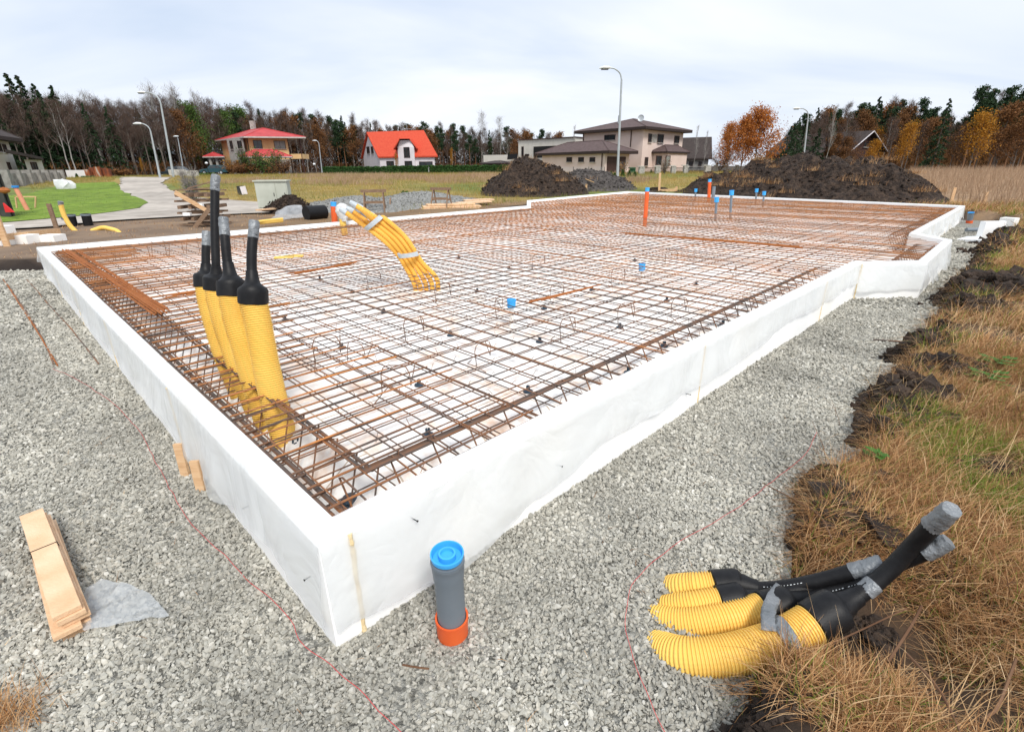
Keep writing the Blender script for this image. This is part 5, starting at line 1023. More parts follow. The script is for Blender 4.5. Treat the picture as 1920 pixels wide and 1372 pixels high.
# yellow duct with black stubs
a_ = G(138, 432); t = thing('yellow_conduit', a_, 'bright yellow conduit rising from the soil at left with a grey taped end', 'conduit'); y_ = a_.y
pts = [V(a_.x + .1, y_, .12), Y(132, 424, y_), Y(122, 408, y_), Y(117, 395, y_), Y(114, 383, y_)]; rib_tube(pts, .06, .03, .002, 'yellow', 'yellow_sleeve', t, 12); MB().tube([Y(114, 385, y_), Y(113.5, 378, y_)], .062, 12).build('tape_end', 'tape', t, smooth=True)
ring_strap(Y(120, 410, y_), V(.3, 0, 1), .066, .05, t, amp=.004)
a_ = G(176, 432); t = thing('yellow_conduit', a_, 'bright yellow conduit curving low over the soil just behind the back left wall', 'conduit'); y_ = a_.y
rib_tube([V(a_.x - .05, y_, .2), Y(192, 427, y_), Y(206, 429, y_ - .1), Y(219, 433, y_ - .25), Y(228, 441, y_ - .5)], .055, .03, .002, 'yellow', 'yellow_sleeve', t, 12); u0 = Y(228, 441, y_ - .5); MB().tube([u0, u0 + V(.06, -.06, -.06)], .045, 10).build('taped_tip', 'tape', t)
for px0, px1, y0, y1, l_ in ((137, 127, 425, 402, 'left of two black pipe stubs beside the bright yellow conduit'), (166, 156, 424, 401, 'right of two black pipe stubs beside the bright yellow conduit')):
    a_ = G(px0, y1 + 22); b_ = Y(px1 + 5, y1, a_.y); t = thing('pipe_stub', a_, l_, 'pipe', 'black pipe stubs'); b2 = V(a_.x + (b_.x - a_.x) * .5, a_.y, b_.z)
    MB().lathe(a_ - V(0, 0, .1), b2 - a_, [(0, .12), ((b2 - a_).length + .1, .12), ((b2 - a_).length + .1, .1), (.1, .1)], 18).build('pipe_tube', 'black', t, smooth=True)
    MB().lathe(b2 - (b2 - a_).normalized() * .05, b2 - a_, [(0, .122), (0, .13), (.05, .13), (.05, .1)], 18).build('rim_collar', 'grey_pipe', t, smooth=True)
# scrap wood crib
c0 = G(382, 424); t = thing('scrap_wood_pile', c0, 'pile of dark old timber and frames stacked crosswise behind the back left wall', 'wood pile')
x0 = c0.x; y0 = c0.y + .2; z0 = c0.z; sc_ = .0193 * (y0 / 17.5)
for k in range(6):
    z_ = z0 + .06 + k * .16
    if k % 2 == 0:
        for j in (-.35, .0, .35): slat(V(x0 - .52 + random.uniform(-.08, .08), y0 + j, z_), V(x0 + .5 + random.uniform(-.1, .1), y0 + j + random.uniform(-.05, .05), z_ + random.uniform(-.02, .02)), .11, .05, 'old_wood', t)
    else:
        for j in (-.4, -.1, .15, .42): slat(V(x0 + j, y0 - .5, z_), V(x0 + j + random.uniform(-.05, .05), y0 + .5, z_), .09, .09, 'old_wood', t)
slat(V(x0 - .35, y0 - .6, z0 + .95), V(x0 + .4, y0 - .55, z0 + .45), .03, .11, 'wood', t, 'brace'); slat(V(x0 - .05, y0 - .66, z0 - .05), V(x0 + .5, y0 - .6, z0 + .5), .03, .11, 'old_wood', t, 'brace')
for a_, b_ in (((-.55, -.3, .98), (.6, -.2, 1.05)), ((-.4, .1, 1.02), (.3, .3, 1.22)), ((-.1, -.2, 1.0), (.8, -.1, .98))): slat(V(x0 + a_[0], y0 + a_[1], z0 + a_[2]), V(x0 + b_[0], y0 + b_[1], z0 + b_[2]), .1, .03, 'old_wood', t)
for l_, (dx_, dz_, w_) in zip(('small white foam scrap low in the old timber pile', 'small white foam scrap high in the old timber pile'), ((-.2, .36, .2), (.22, .6, .16))): tag(MB().box(V(x0 + dx_, y0 - .52, z0 + dz_), w_, .1, .08).build('foam_scrap', 'foam'), l_, 'foam scrap')
# trestles
def trestle(px, pyb, label, s_=1.0, rz=0.):
    c_ = G(px, pyb); t = thing('trestle', c_, label, 'trestle', 'wooden trestles at the back'); R_ = Matrix.Rotation(rz, 3, 'Z')
    w = lambda x, y, z: c_ + R_ @ V(x * s_, y * s_, z * s_)
    slat(w(-.45, 0, .74), w(.45, 0, .74), .1, .1, 'old_wood', t, 'top_beam')
    for sx in (-.33, .33):
        for sy in (-1, 1): slat(w(sx, sy * .04, .72), w(sx * 1.1, sy * .3, -.02), .09, .035, 'old_wood', t, 'leg', (1, 0, 0))
        slat(w(sx * 1.05, -.2, .32), w(sx * 1.05, .2, .32), .03, .08, 'old_wood', t, 'rung')
    slat(w(-.35, -.19, .36), w(.35, -.19, .36), .03, .09, 'old_wood', t, 'rail')
trestle(704, 398, 'brown wooden trestle behind the tips of the yellow conduits', 1.0, .15); trestle(828, 389, 'grey wooden trestle in front of the stacked boards', .95, -.3)
# long planks across
p_ = [G(478, 404), G(596, 391), G(700, 384), G(830, 373), G(850, 372)]
q0, q1 = Y(482, 394, p_[0].y), Y(602, 383.5, p_[1].y + .5); tag(MB().beam(q0, q1, .14, .05).build('plank', 'fresh_wood'), 'long pale plank lying over the small soil pile by the cabinet', 'plank')
q0, q1 = Y(596, 385, p_[1].y + .55), Y(720, 376, p_[2].y + 1); tag(MB().beam(q0, q1, .12, .05).build('plank', 'old_wood'), 'dark plank continuing behind the yellow conduits to the brown trestle', 'plank')
q0, q1 = Y(735, 377, p_[2].y + 1), Y(878, 369, p_[3].y + 1.5); tag(MB().beam(q0, q1, .12, .05).build('plank', 'old_wood'), 'dark plank running right from the brown trestle along the field edge', 'plank')
tag(MB().beam(Y(730, 399, 20), Y(732, 372, 20.6), .05, .05).build('lath', 'old_wood'), 'dark lath leaning on the brown trestle', 'lath')
# lumber stack
c0 = G(850, 391); t0_ = []
for k, (x0, y0, x1, y1, dy, mt_, l_) in enumerate(((790, 389, 897, 392, 0, 'fresh_wood', 'lowest of the fresh boards stacked behind the grey trestle'), (792, 385, 900, 388, .15, 'fresh_wood', 'second fresh board layer behind the grey trestle'), (800, 381, 888, 384, .3, 'fresh_wood', 'third fresh board layer behind the grey trestle'), (858, 376, 918, 381, 1.3, 'fresh_wood', 'pale board fanned out at the right of the board stack'), (868, 373, 922, 376, 2.2, 'fresh_wood', 'topmost pale board at the right, beside the tall dark heap'), (840, 372, 892, 374, 3.0, 'old_wood', 'greyish board lying at the field edge behind the stack'))):
    a_, b_ = Y(x0, y1, c0.y + dy), Y(x1, y0 + (y1 - y0) * .3, c0.y + dy + .6); tag(MB().beam(a_, b_, .55, .055).build('board', mt_), l_, 'board', 'boards stacked at the back left')
# black roll, clear film, yellow pipes, bucket
a_, b_ = G(566, 414), G(601, 411); r_c = .2; d_ = (b_ - a_).normalized(); t = thing('black_roll', a_, 'thick black pipe piece lying behind the back left wall', 'pipe'); MB().lathe(a_ + V(.05, .3, .2), d_, [(0, .001), (0, .17), (0, .22), ((b_ - a_).length, .22), ((b_ - a_).length, .17), (.1, .16)], 22).build('pipe_tube', 'black', t, smooth=True)
fp = [(505, 414), (530, 399), (556, 391), (566, 400), (572, 410), (540, 413)]; q = [G(*k_) for k_ in fp]; cx_, cy_ = sum(k_.x for k_ in q) / 6, sum(k_.y for k_ in q) / 6
o = sheet([(k_.x, k_.y) for k_ in q], 'film_heap', 'thin_film', 0, .08, kind=None, zf=lambda x, y: np.array([float(T(a_, b_)) + .04 + max(0, .3 - .34 * math.hypot(a_ - cx_ - .3, b_ - cy_) ** 2) + .06 * noise.noise(V(a_ * 4, b_ * 4, 3)) for a_, b_ in zip(x, y)])); tag(o, 'heap of clear plastic film beside the black pipe piece', 'plastic film')
for k in range(3): pts = [Y(468 + k * 3, 420 - k * 1.5, 14.6), Y(500, 417.5 - k * 2, 14.9), Y(530, 414.5 - k * 2, 15.3)]; tag(MB().tube(pts, .035, 8).build('yellow_conduit', 'yellow', smooth=True), ('lowest', 'middle', 'upper')[k] + ' of three thin yellow pipes lying by the clear film', 'conduit', 'thin yellow pipes behind the wall')
# right batter boards
def batter(p1, t1, p2, t2, bL, bR, label, mt_='wood', yy=None):
    a_ = G(*p1) if yy is None else Y(*p1, yy); y_ = a_.y; b_ = Y(*p2, y_ + .2); t = thing('batter_board', a_, label, 'batter board', 'batter boards'); A2 = Y(*t1, y_); B2 = Y(*t2, y_ + .2)
    slat(V(a_.x, y_, 0), V((a_.x + A2.x) / 2, y_, A2.z), .12, .04, mt_, t, 'post', (0, 1, 0)); slat(V(b_.x, y_ + .2, 0), V((b_.x + B2.x) / 2, y_ + .2, B2.z), .12, .04, mt_, t, 'post', (0, 1, 0)); slat(Y(*bL, y_ - .05), Y(*bR, y_ + .1), .035, .14, mt_, t)
batter((1782, 384), (1790, 352), (1844, 388), (1850, 360), (1784, 380), (1850, 384), 'pale wooden batter board on posts at the right beyond the far corner', 'wood', 20.5)
batter((1098, 359), (1100, 345), (1121, 361), (1123, 350), (1103, 360), (1124, 358.5), 'small batter board in front of the grey-brown heap', 'wood', 30.3)
batter((1236, 361), (1236, 324), (1267, 361), (1269, 350), (1234, 358), (1270, 356), 'batter board with a tall thin orange-topped stake, behind the far wall', 'wood', 29.5)
tag(MB().beam(Y(1098, 336, 30), Y(1113, 342, 30.4), .08, .03).build('board_scrap', 'wood'), 'broken board lying on the grey-brown heap', 'board')
# foam block and L piece at right
a_, b_ = Z(1838, 452, 0), Z(1876, 450, 0); t = thing('foam_corner', a_, 'white foam corner block standing on the gravel strip at far right', 'foam block'); zt_ = Y(1845, 416, a_.y).z; u_ = (b_ - a_)
MB().prism([a_.xy, b_.xy, (b_ + V(.05, .12, 0)).xy, (a_ + V(.0, .16, 0)).xy], 0, [zt_, zt_ * .98, zt_ * .98, zt_]).build('upright', 'foam', t)
c_ = [Z(*k_, 0) for k_ in ((1793, 451), (1838, 458), (1840, 449), (1812, 447))]; MB().prism([k_.xy for k_ in c_], 0, [.03, .1, .1, .05]).build('flat_wing', 'foam', t)
c_ = Z(1883, 440, .0); tag(MB().box(c_ + V(0, 0, .22), .3, .3, .42, .5).build('foam_block', 'foam'), 'small white foam piece leaning behind the foam corner block', 'foam block')
p_ = Z(1826, 431, .12); tag(MB().tube([p_ - V(.2, 0, 0), p_ + V(.25, .05, 0)], .05, 10).build('pipe_stub', 'grey_pipe', smooth=True), 'grey pipe end poking out behind the foam corner block', 'pipe')
# fence ground line etc.
# ------------------------------------------------------------ trees
def twigs(n, fpos, L_, w_, up=.6, rs=RS):
    B = fpos; d_ = rs.normal(size=(n, 3)); d_[:, 2] = np.abs(d_[:, 2]) * .8 + up; d_ /= np.linalg.norm(d_, axis=1)[:, None]; ln = L_ * rs.uniform(.5, 1.4, n)
    s_ = np.cross(d_, rs.normal(size=(n, 3))); s_ /= np.linalg.norm(s_, axis=1)[:, None]; v_ = np.stack([B - s_ * w_ / 2, B + s_ * w_ / 2, B + d_ * ln[:, None]], 1).reshape(-1, 3); return v_, np.arange(3 * n).reshape(n, 3)
def leafs(pos, size, rs=RS):
    n = len(pos); a_ = rs.normal(size=(n, 3)); a_ /= np.linalg.norm(a_, axis=1)[:, None]; b_ = np.cross(a_, rs.normal(size=(n, 3))); b_ /= np.linalg.norm(b_, axis=1)[:, None]; sz = size * rs.uniform(.5, 1.4, n)[:, None]
    v_ = np.stack([pos - a_ * sz, pos - b_ * sz * .6, pos + a_ * sz, pos + b_ * sz * .6], 1).reshape(-1, 3); return v_, np.arange(4 * n).reshape(n, 4)
OFF = V(0, 0, -200)
def proto(name): return thing(name, (0, 0, 0), 'x', 'tree')
def skel(rs, H, r, nb, lo, hi, ang, bl, sub=4, mb=None, sides=6, wig=.05, taper=.3):
    tips = []; pts = [V(rs.normal(0, wig) * k * H * .04, rs.normal(0, wig) * k * H * .04, H * k / 8) for k in range(9)]; mb.tube(pts, [r * (1 - k / 8 * (1 - taper)) * (1 if k else 1.25) for k in range(9)], sides)
    for b in range(nb):
        u_ = lo + (hi - lo) * (b + rs.uniform(0, 1)) / nb; f_ = u_ * 8; i_ = min(7, int(f_)); base = pts[i_].lerp(pts[i_ + 1], f_ - i_); az = rs.uniform(0, 2 * math.pi); a_ = ang * rs.uniform(.7, 1.3); L_ = bl * H * (1.25 - u_) * rs.uniform(.6, 1.2)
        d_ = V(math.cos(az) * math.sin(a_), math.sin(az) * math.sin(a_), math.cos(a_)); p1 = base + d_ * L_ * .5; p2 = p1 + (d_ + V(rs.normal(0, .15), rs.normal(0, .15), .25)).normalized() * L_ * .5; rb = r * .35 * (1.1 - u_)
        mb.tube([base, p1, p2], [rb, rb * .6, rb * .2], 4, cap=False); tips += [base.lerp(p1, .6), p1, p1.lerp(p2, .5), p2]
        for k in range(sub):
            q_ = base.lerp(p2, rs.uniform(.35, .95)); e_ = (d_ + V(*rs.normal(0, .45, 3))).normalized() * L_ * rs.uniform(.25, .5); mb.tube([q_, q_ + e_ * .5 + V(0, 0, .02), q_ + e_ + V(0, 0, L_ * .06)], [rb * .4, rb * .25, rb * .1], 3, cap=False); tips += [q_ + e_ * .5, q_ + e_]
    return tips
def bare(seed, H=12., bark='bark', tw='twig', lo=.35, n=1700, L_=.75, w_=.035, nb=26, r=.13, ang=.6, bl=.28):
    rs = np.random.RandomState(seed); t = proto('bare_tree'); mb = MB(); tips = skel(rs, H, r, nb, lo, .97, ang, bl, mb=mb); mb.build('trunk', bark, t, smooth=True)
    tp = np.array([q[:] for q in tips]); k = rs.randint(0, len(tp), n); v_, f_ = twigs(n, tp[k] + rs.normal(0, .22, (n, 3)), L_, w_, .7, rs); npmesh('crown', v_, f_, tw, t); return t
def spruce(seed, H=12., n=4200):
    rs = np.random.RandomState(seed); t = proto('spruce_tree'); MB().tube([V(0, 0, 0), V(0, 0, H * .98)], [.16, .03], 6).build('trunk', 'bark', t); P_ = []
    nb = 95
    for b in range(nb):
        u_ = .1 + .9 * (b / nb) ** 1.0; z_ = H * u_; R_ = (1 - u_) ** .85 * H * .2 * rs.uniform(.75, 1.2) + .08; az = rs.uniform(0, 6.28); m_ = max(12, int(n / nb * (1.5 - u_))); s_ = rs.uniform(.05, 1, m_) ** .7
        P_.append(np.stack([math.cos(az) * R_ * s_ + rs.normal(0, .12, m_) * (1.2 - u_), math.sin(az) * R_ * s_ + rs.normal(0, .12, m_) * (1.2 - u_), z_ - R_ * .35 * s_ ** 1.5 + rs.normal(0, .06, m_)], 1))
    v_, f_ = leafs(np.concatenate(P_), .13, rs); npmesh('crown', v_, f_, 'needle', t); return t
def pine(seed, H=13., n=3400):
    rs = np.random.RandomState(seed); t = proto('pine_tree'); mb = MB(); tips = skel(rs, H, .15, 20, .5, .98, 1.05, .2, 3, mb); mb.build('trunk', 'pine_bark', t, smooth=True)
    tp = np.array([q[:] for q in tips]); k = rs.randint(0, len(tp), n); v_, f_ = leafs(tp[k] + rs.normal(0, .3, (n, 3)) * [1, 1, .55], .14, rs); npmesh('crown', v_, f_, 'needle', t); return t
def leafy(seed, H, mt_, name, n=4200, lo=.2, ang=.75, bl=.36, r=.16, size=.13, spread=.4, bark='bark', nb=24, tw=True):
    rs = np.random.RandomState(seed); t = proto(name); mb = MB(); tips = skel(rs, H, r, nb, lo, .95, ang, bl, 5, mb); mb.build('trunk', bark, t, smooth=True)
    tp = np.array([q[:] for q in tips]); k = rs.randint(0, len(tp), n); v_, f_ = leafs(tp[k] + rs.normal(0, spread, (n, 3)), size, rs); npmesh('crown', v_, f_, mt_, t)
    return t
PR = {'bare': [bare(s_, lo=l_, n=1800) for s_, l_ in ((1, .3), (2, .42), (3, .38), (4, .3))], 'birch': [bare(s_, bark='birch', tw='twig', lo=.38, n=1300) for s_ in (5, 6, 7)], 'pale': [bare(s_, bark='birch', tw='pale_twig', lo=.25, n=900, nb=22, ang=.5, w_=.028) for s_ in (8, 9)],
      'spruce': [spruce(s_) for s_ in (10, 11, 12)], 'pine': [pine(s_) for s_ in (13, 14, 15)], 'orange': [leafy(16, 9, 'leaf_orange', 'autumn_tree', 8500, .1, .85, .46, size=.13, nb=34, spread=.45), leafy(17, 9, 'leaf_orange', 'autumn_tree', 7000, .12, .8, .42, nb=30)],
      'yellow': [leafy(18, 7, 'leaf_yellow', 'autumn_tree', 2600, .15, .6, .34, r=.09, size=.11)], 'brown': [leafy(19, 10, 'leaf_brown', 'autumn_tree', 4200, .12, .8, .4, size=.14)], 'green': [leafy(20, 10, 'leaf_green', 'leafy_tree', 3800, .12, .6, .34, size=.13)]}
PH = {'bare': 12.3, 'birch': 12.3, 'pale': 12.3, 'spruce': 12., 'pine': 13.2, 'orange': 9.6, 'yellow': 7.4, 'brown': 10.6, 'green': 10.5}
usedp = set()
def plant(kind, px, top, yy, label, group, squash=None, rnd=random, cat='tree'):
    b = col(px, yy); g_ = float(T(b.x, b.y)); H_ = max(1.0, Y(px, top, yy).z - g_); i_ = rnd.randrange(len(PR[kind])); p_ = PR[kind][i_]; s_ = H_ / PH[kind]; w_ = s_ * (squash or rnd.uniform(.85, 1.15)); rz = rnd.uniform(0, 6.28)
    if (kind, i_) not in usedp: usedp.add((kind, i_)); c_ = p_; c_.location = (b.x, b.y, g_); c_.scale = (w_, w_, s_); c_.rotation_euler = (0, 0, rz); c_['label'] = label; c_['group'] = group
    else: c_ = copy_tree(p_, (b.x, b.y, g_), (w_, w_, s_), rz, label, group)
    return c_
def interp(x, tb):
    for (x0, v0), (x1, v1) in zip(tb, tb[1:]):
        if x <= x1: return v0 + (v1 - v0) * max(0, (x - x0)) / (x1 - x0)
    return tb[-1][1]
TOP = [(-60, 160), (0, 170), (60, 175), (120, 182), (200, 188), (260, 196), (330, 190), (380, 188), (450, 200), (520, 208), (600, 216), (680, 228), (760, 236), (850, 240), (950, 246), (1080, 258)]
YF = [(-60, 66), (120, 72), (300, 82), (450, 104), (700, 122), (1080, 135)]
AREA = [(-99, 110, 'behind the white house at far left'), (110, 330, 'behind the end of the pale road'), (330, 400, 'just left of the yellow house'), (400, 590, 'behind the yellow house'), (590, 680, 'between the yellow and the orange-roofed house'), (680, 850, 'behind the orange-roofed house'), (850, 1100, 'behind the unfinished flat-roofed house')]
KL = {'bare': 'bare brown tree', 'birch': 'pale-trunked bare birch', 'spruce': 'dark green spruce', 'pine': 'dark green pine', 'yellow': 'yellow tree', 'brown': 'rust-brown tree', 'orange': 'orange-leaved tree', 'pale': 'thin pale leafless tree', 'green': 'dark leafy green tree'}
rt = random.Random(5)
for row, (dy_, stp, dt) in enumerate(((0, 13, 9), (5, 14, 2), (10, 15, -4))):
    px = -55 + row * 4
    while px < 1075:
        yy = interp(px, YF) + dy_ + rt.uniform(-1.5, 1.5); top = interp(px, TOP) + dt + rt.uniform(-6, 11)
        if 1000 < px < 1076 and row < 1: px += stp; continue
        if 590 < px: ps = (('pine', .24), ('spruce', .1), ('bare', .4), ('birch', .16), ('brown', .1))
        elif px < 300: ps = (('bare', .58), ('birch', .3), ('spruce', .09), ('pine', .03))
        else: ps = (('bare', .5), ('birch', .18), ('spruce', .1), ('pine', .1), ('green', .06), ('brown', .06))
        u_ = rt.random(); kd = ps[-1][0]
        for k_, w_ in ps:
            if u_ < w_: kd = k_; break
            u_ -= w_
        ar = next(a_[2] for a_ in AREA if a_[0] <= px < a_[1]); plant(kd, px, top, yy, KL[kd] + ' in the tall wood ' + ar, 'trees of the wood ' + ar, rnd=rt)
        px += stp * rt.uniform(.75, 1.3)
for px, top, kd in ((70, 136, 'spruce'), (88, 140, 'spruce'), (113, 157, 'spruce'), (142, 160, 'spruce'), (30, 160, 'spruce')): plant(kd, px, top, interp(px, YF) + 2, 'tall dark spruce standing out above the wood at far left', 'tall spruces at far left', squash=1.25, rnd=rt)
for px, top in ((10, 142), (312, 158), (352, 160), (395, 172), (905, 210), (938, 220), (198, 172), (25, 150)):
    ar = next(a_[2] for a_ in AREA if a_[0] <= px < a_[1]); plant('pale', px, top, interp(px, YF) + 4, 'thin pale leafless tree above the wood ' + ar, 'pale trees above the wood ' + ar, rnd=rt)
for px, top, base, yy, l_ in ((848, 278, 0, 100, 'small bright yellow tree beside the hedge, left of the low wing'), (745, 288, 0, 82, 'slender yellow sapling in front of the orange-roofed house'), (268, 296, 0, 74, 'small yellow tree at the foot of the wood by the tallest lamp'), (1283, 300, 0, 78, 'small yellow bush-like tree right of the pink house')): plant('yellow', px, top, yy, l_, None, squash=.4 if yy != 78 else .5, rnd=rt)
plant('brown', 985, 243, 118, 'orange-brown tree above the unfinished flat-roofed house', None, rnd=rt)
for px, top, l_, w_ in ((1413, 203, 'large orange-leaved tree behind the left part of the big soil heap', 1.0), (1362, 232, 'sparser orange tree left of the large orange one', .8), (1388, 216, 'orange-leaved tree between the sparse one and the large one', .8)): plant('orange', px, top, 64, l_, None, squash=w_, rnd=rt)
for px, top, l_ in ((1300, 236, 'thin bare birch right of the pink house'), (1318, 246, 'smaller thin bare birch beside the dark weathered house'), (1075, 236, 'thin bare tree left above the pink house'), (1545, 198, 'bare birch behind the big heap near the distant lamp')): plant('pale', px, top, 84 if px < 1400 else 66, l_, None, squash=.5, rnd=rt)
TR = [(1455, 235), (1490, 208), (1530, 196), (1580, 188), (1620, 180), (1660, 182), (1700, 184), (1740, 200), (1770, 222), (1800, 172), (1850, 168), (1900, 170), (1990, 165)]
for row, (dy_, stp, dt) in enumerate(((0, 20, 30), (5, 17, 12), (11, 17, 2))):
    px = 1462 + row * 6
    while px < 1985:
        yy = 92 + dy_ + rt.uniform(-1.5, 1.5); top = interp(px, TR) + dt + rt.uniform(-5, 12)
        ps = (('bare', .5), ('birch', .15), ('spruce', .12), ('brown', .15), ('yellow', .08)) if row == 0 else (('bare', .25), ('spruce', .3), ('pine', .35), ('brown', .1))
        u_ = rt.random(); kd = ps[-1][0]
        for k_, w_ in ps:
            if u_ < w_: kd = k_; break
            u_ -= w_
        ar = 'left of the brown cabin at right' if px < 1570 else ('behind the brown cabin at right' if px < 1680 else 'right of the brown cabin, beyond the reed field'); plant(kd, px, top + (30 if kd == 'yellow' else 0), yy, KL[kd] + ' in the wood ' + ar, 'trees of the wood ' + ar, rnd=rt)
        px += stp * rt.uniform(.75, 1.3)
for px, top, w_ in ((1470, 236, 'left'), (1496, 228, 'middle'), (1522, 240, 'right')): plant('spruce', px, top, 69, w_ + ' of three broad dark spruces hiding the roof of the brown cabin', 'spruces before the brown cabin', squash=1.5, rnd=rt)
for px, top in ((1556, 250), (1580, 256)): plant('brown', px, top, 70, 'low rust-brown tree in front of the brown cabin roof', 'rust-brown trees before the brown cabin', squash=1.2, rnd=rt)
for k_, (px, top, kd) in enumerate(((1528, 215, 'bare'), (1548, 226, 'spruce'), (1572, 214, 'birch'), (1660, 226, 'bare'), (1512, 232, 'bare'), (1560, 236, 'bare'), (1586, 228, 'bare'), (1540, 240, 'bare'), (1600, 205, 'brown'))): plant(kd, px, top, 71 if k_ < 8 else 90, KL[kd] + ' close beside the brown cabin at right', 'trees close to the brown cabin', rnd=rt)
plant('spruce', 1482, 222, 58, 'broad dark spruce at the left end of the right wood', None, squash=1.3, rnd=rt); plant('spruce', 1745, 185, 62, 'pointed dark spruce in the dip of the right treeline', None, squash=1.1, rnd=rt)
for px, top in ((1802, 160), (1822, 165), (1852, 162), (1880, 163), (1908, 166)): plant('pine', px, top, 68, 'tall dark pine at the upper right above the rust-brown tree', 'tall pines at upper right', rnd=rt)
plant('brown', 1858, 190, 60, 'broad rust-brown tree below the tall pines at right', None, squash=1.15, rnd=rt); plant('brown', 1895, 215, 58, 'smaller rust-brown tree at the right edge', None, squash=1.1, rnd=rt)
plant('yellow', 1688, 228, 58, 'golden yellow tree right of the brown cabin', None, squash=.9, rnd=rt); plant('yellow', 1815, 208, 57, 'tall golden tree in front of the rust-brown tree', None, squash=1.1, rnd=rt); plant('yellow', 1630, 262, 60, 'low golden bush-like tree in front of the brown cabin gable', None, squash=1.2, rnd=rt)
for px in range(1690, 1960, 22): plant('bare' if px % 3 else 'brown', px + rt.uniform(-6, 6), 222 + rt.uniform(-8, 16), 74 + rt.uniform(-3, 3), 'brown tree in the front row of the dark wood beyond the reed field', 'front trees beyond the reed field', rnd=rt)
# thicket behind the rows
def thicket(tab_y, tab_t, x0, x1, dy, n, name, lab, mt_='twig', dep=7, frac=.62, L_=1.6, w_=.12):
    px = RS.uniform(x0, x1, n); yy = np.interp(px, [a_ for a_, _ in tab_y], [b_ for _, b_ in tab_y]) + dy + RS.uniform(0, dep, n); tp = np.interp(px, [a_ for a_, _ in tab_t], [b_ for _, b_ in tab_t]); d_ = np.array([ray(float(p), 320)[:] for p in px]); t_ = yy / d_[:, 1]
    Hh = (312 - tp) * yy / 1090 + 1.0; B = np.stack([d_[:, 0] * t_, yy, .9 + Hh * RS.uniform(0, frac, n)], 1); v_, f_ = twigs(n, B, L_, w_, .8); tag(npmesh(name, v_, f_, mt_), lab, 'thicket', kind='stuff')
thicket(YF, TOP, -70, 1080, 11, 60000, 'thicket', 'dense dark undergrowth and branches filling the wood at left'); thicket([(1400, 104), (2000, 104)], TR, 1465, 2000, 0, 46000, 'thicket', 'dense dark undergrowth and branches filling the wood at right', frac=.66)
thicket(YF, TOP, -70, 1080, -1, 9000, 'undergrowth', 'brown and rusty brush along the foot of the wood at left', 'leaf_brown', 6, .16, .8, .07); thicket([(1400, 88), (2000, 86)], TR, 1465, 2000, 0, 12000, 'undergrowth', 'brown and rusty brush along the foot of the wood at right', 'leaf_brown', 6, .3, .8, .07)
PF = proto('x_'); bpy.data.objects.remove(PF)
for kd, l in PR.items():
    for i_, p_ in enumerate(l):
        if (kd, i_) not in usedp:
            for ch in list(p_.children): bpy.data.objects.remove(ch)
            bpy.data.objects.remove(p_)
# hedge, conifers, shrubs
def hedge(x0, x1, y0, y1, yy, dep, label, name='hedge', mt_='hedge', n=9000, size=.1, fuzz=.1):
    a_, b_ = Y(x0, y1, yy), Y(x1, y1, yy); zt_ = Y((x0 + x1) / 2, y0, yy).z; zb_ = float(T((a_.x + b_.x) / 2, yy)) - .05; t = thing(name, (a_.x, yy, zb_), label, 'hedge'); W_ = b_.x - a_.x; H_ = zt_ - zb_
    MB().prism([(a_.x + .1, yy + .12), (b_.x - .1, yy + .12), (b_.x - .1, yy + dep), (a_.x + .1, yy + dep)], zb_, zt_ - .1).build('inner_growth', mt_, t)
    k = RS.randint(0, 10, n); u_, w_ = RS.uniform(0, 1, n), RS.uniform(0, 1, n); fr = k < 6; x = a_.x + u_ * W_; y = np.where(fr, yy + .1, yy + w_ * dep); z_ = np.where(fr, zb_ + w_ * H_, zt_ - .08) + RS.normal(0, .03, n) + .08 * np.sin(x * 5) * ~fr
    v_, f_ = leafs(np.stack([x, y + RS.normal(0, .06, n), z_], 1), size); tag(npmesh('foliage', v_, f_, mt_, t), kind=None); return t
hedge(606, 726, 313, 327, 84, 1.2, 'clipped green hedge, section left of the orange-roofed house', n=7000); hedge(727, 803, 311.5, 329, 80, 1.2, 'clipped green hedge, tallest section in front of the orange-roofed house', n=6000); hedge(805, 962, 310.5, 331, 74, 1.2, 'clipped green hedge, long section left of the tall dark heap', n=9000)
def bush(px, pyb, top, wpx, label, mt_, n=1500, size=.06, name='shrub', yy=None, twn=500, tw='twig', cat='shrub', group=None, cone=False):
    b = G(px, pyb) if yy is None else V(*col(px, yy).xy, float(T(*col(px, yy).xy))); H_ = max(.3, Y(px, top, b.y).z - b.z); R_ = wpx * .5 * b.y * .000987; t = thing(name, b, label, cat, group); rs = RS
    mb = MB(); tp_ = []
    for k in range(12):
        az = rs.uniform(0, 6.28); d_ = V(math.cos(az) * R_ * .8, math.sin(az) * R_ * .8, H_ * rs.uniform(.6, .95)); mb.tube([b, b + d_ * .5 + V(0, 0, H_ * .08), b + d_], [.025, .016, .006], 4, cap=False)
        for u_ in (.4, .6, .8, 1): tp_.append((b + d_ * u_)[:])
    mb.build('stems', 'bark', t); tp_ = np.array(tp_)
    if twn: k = rs.randint(0, len(tp_), twn); v_, f_ = twigs(twn, tp_[k] + rs.normal(0, R_ * .15, (twn, 3)), H_ * .25, .008 + b.y * .00025, .6); npmesh('twigs', v_, f_, tw, t)
    if n:
        if cone: u_ = rs.uniform(0, 1, n) ** .8; an = rs.uniform(0, 6.28, n); rr = R_ * (1 - u_) * (rs.uniform(.5, 1, n)); pos = np.stack([b.x + np.cos(an) * rr, b.y + np.sin(an) * rr, b.z + u_ * H_], 1)
        else: k = rs.randint(0, len(tp_), n); pos = tp_[k] + rs.normal(0, 1, (n, 3)) * [R_ * .22, R_ * .22, H_ * .13]
        v_, f_ = leafs(pos, size); npmesh('foliage', v_, f_, mt_, t)
    return t
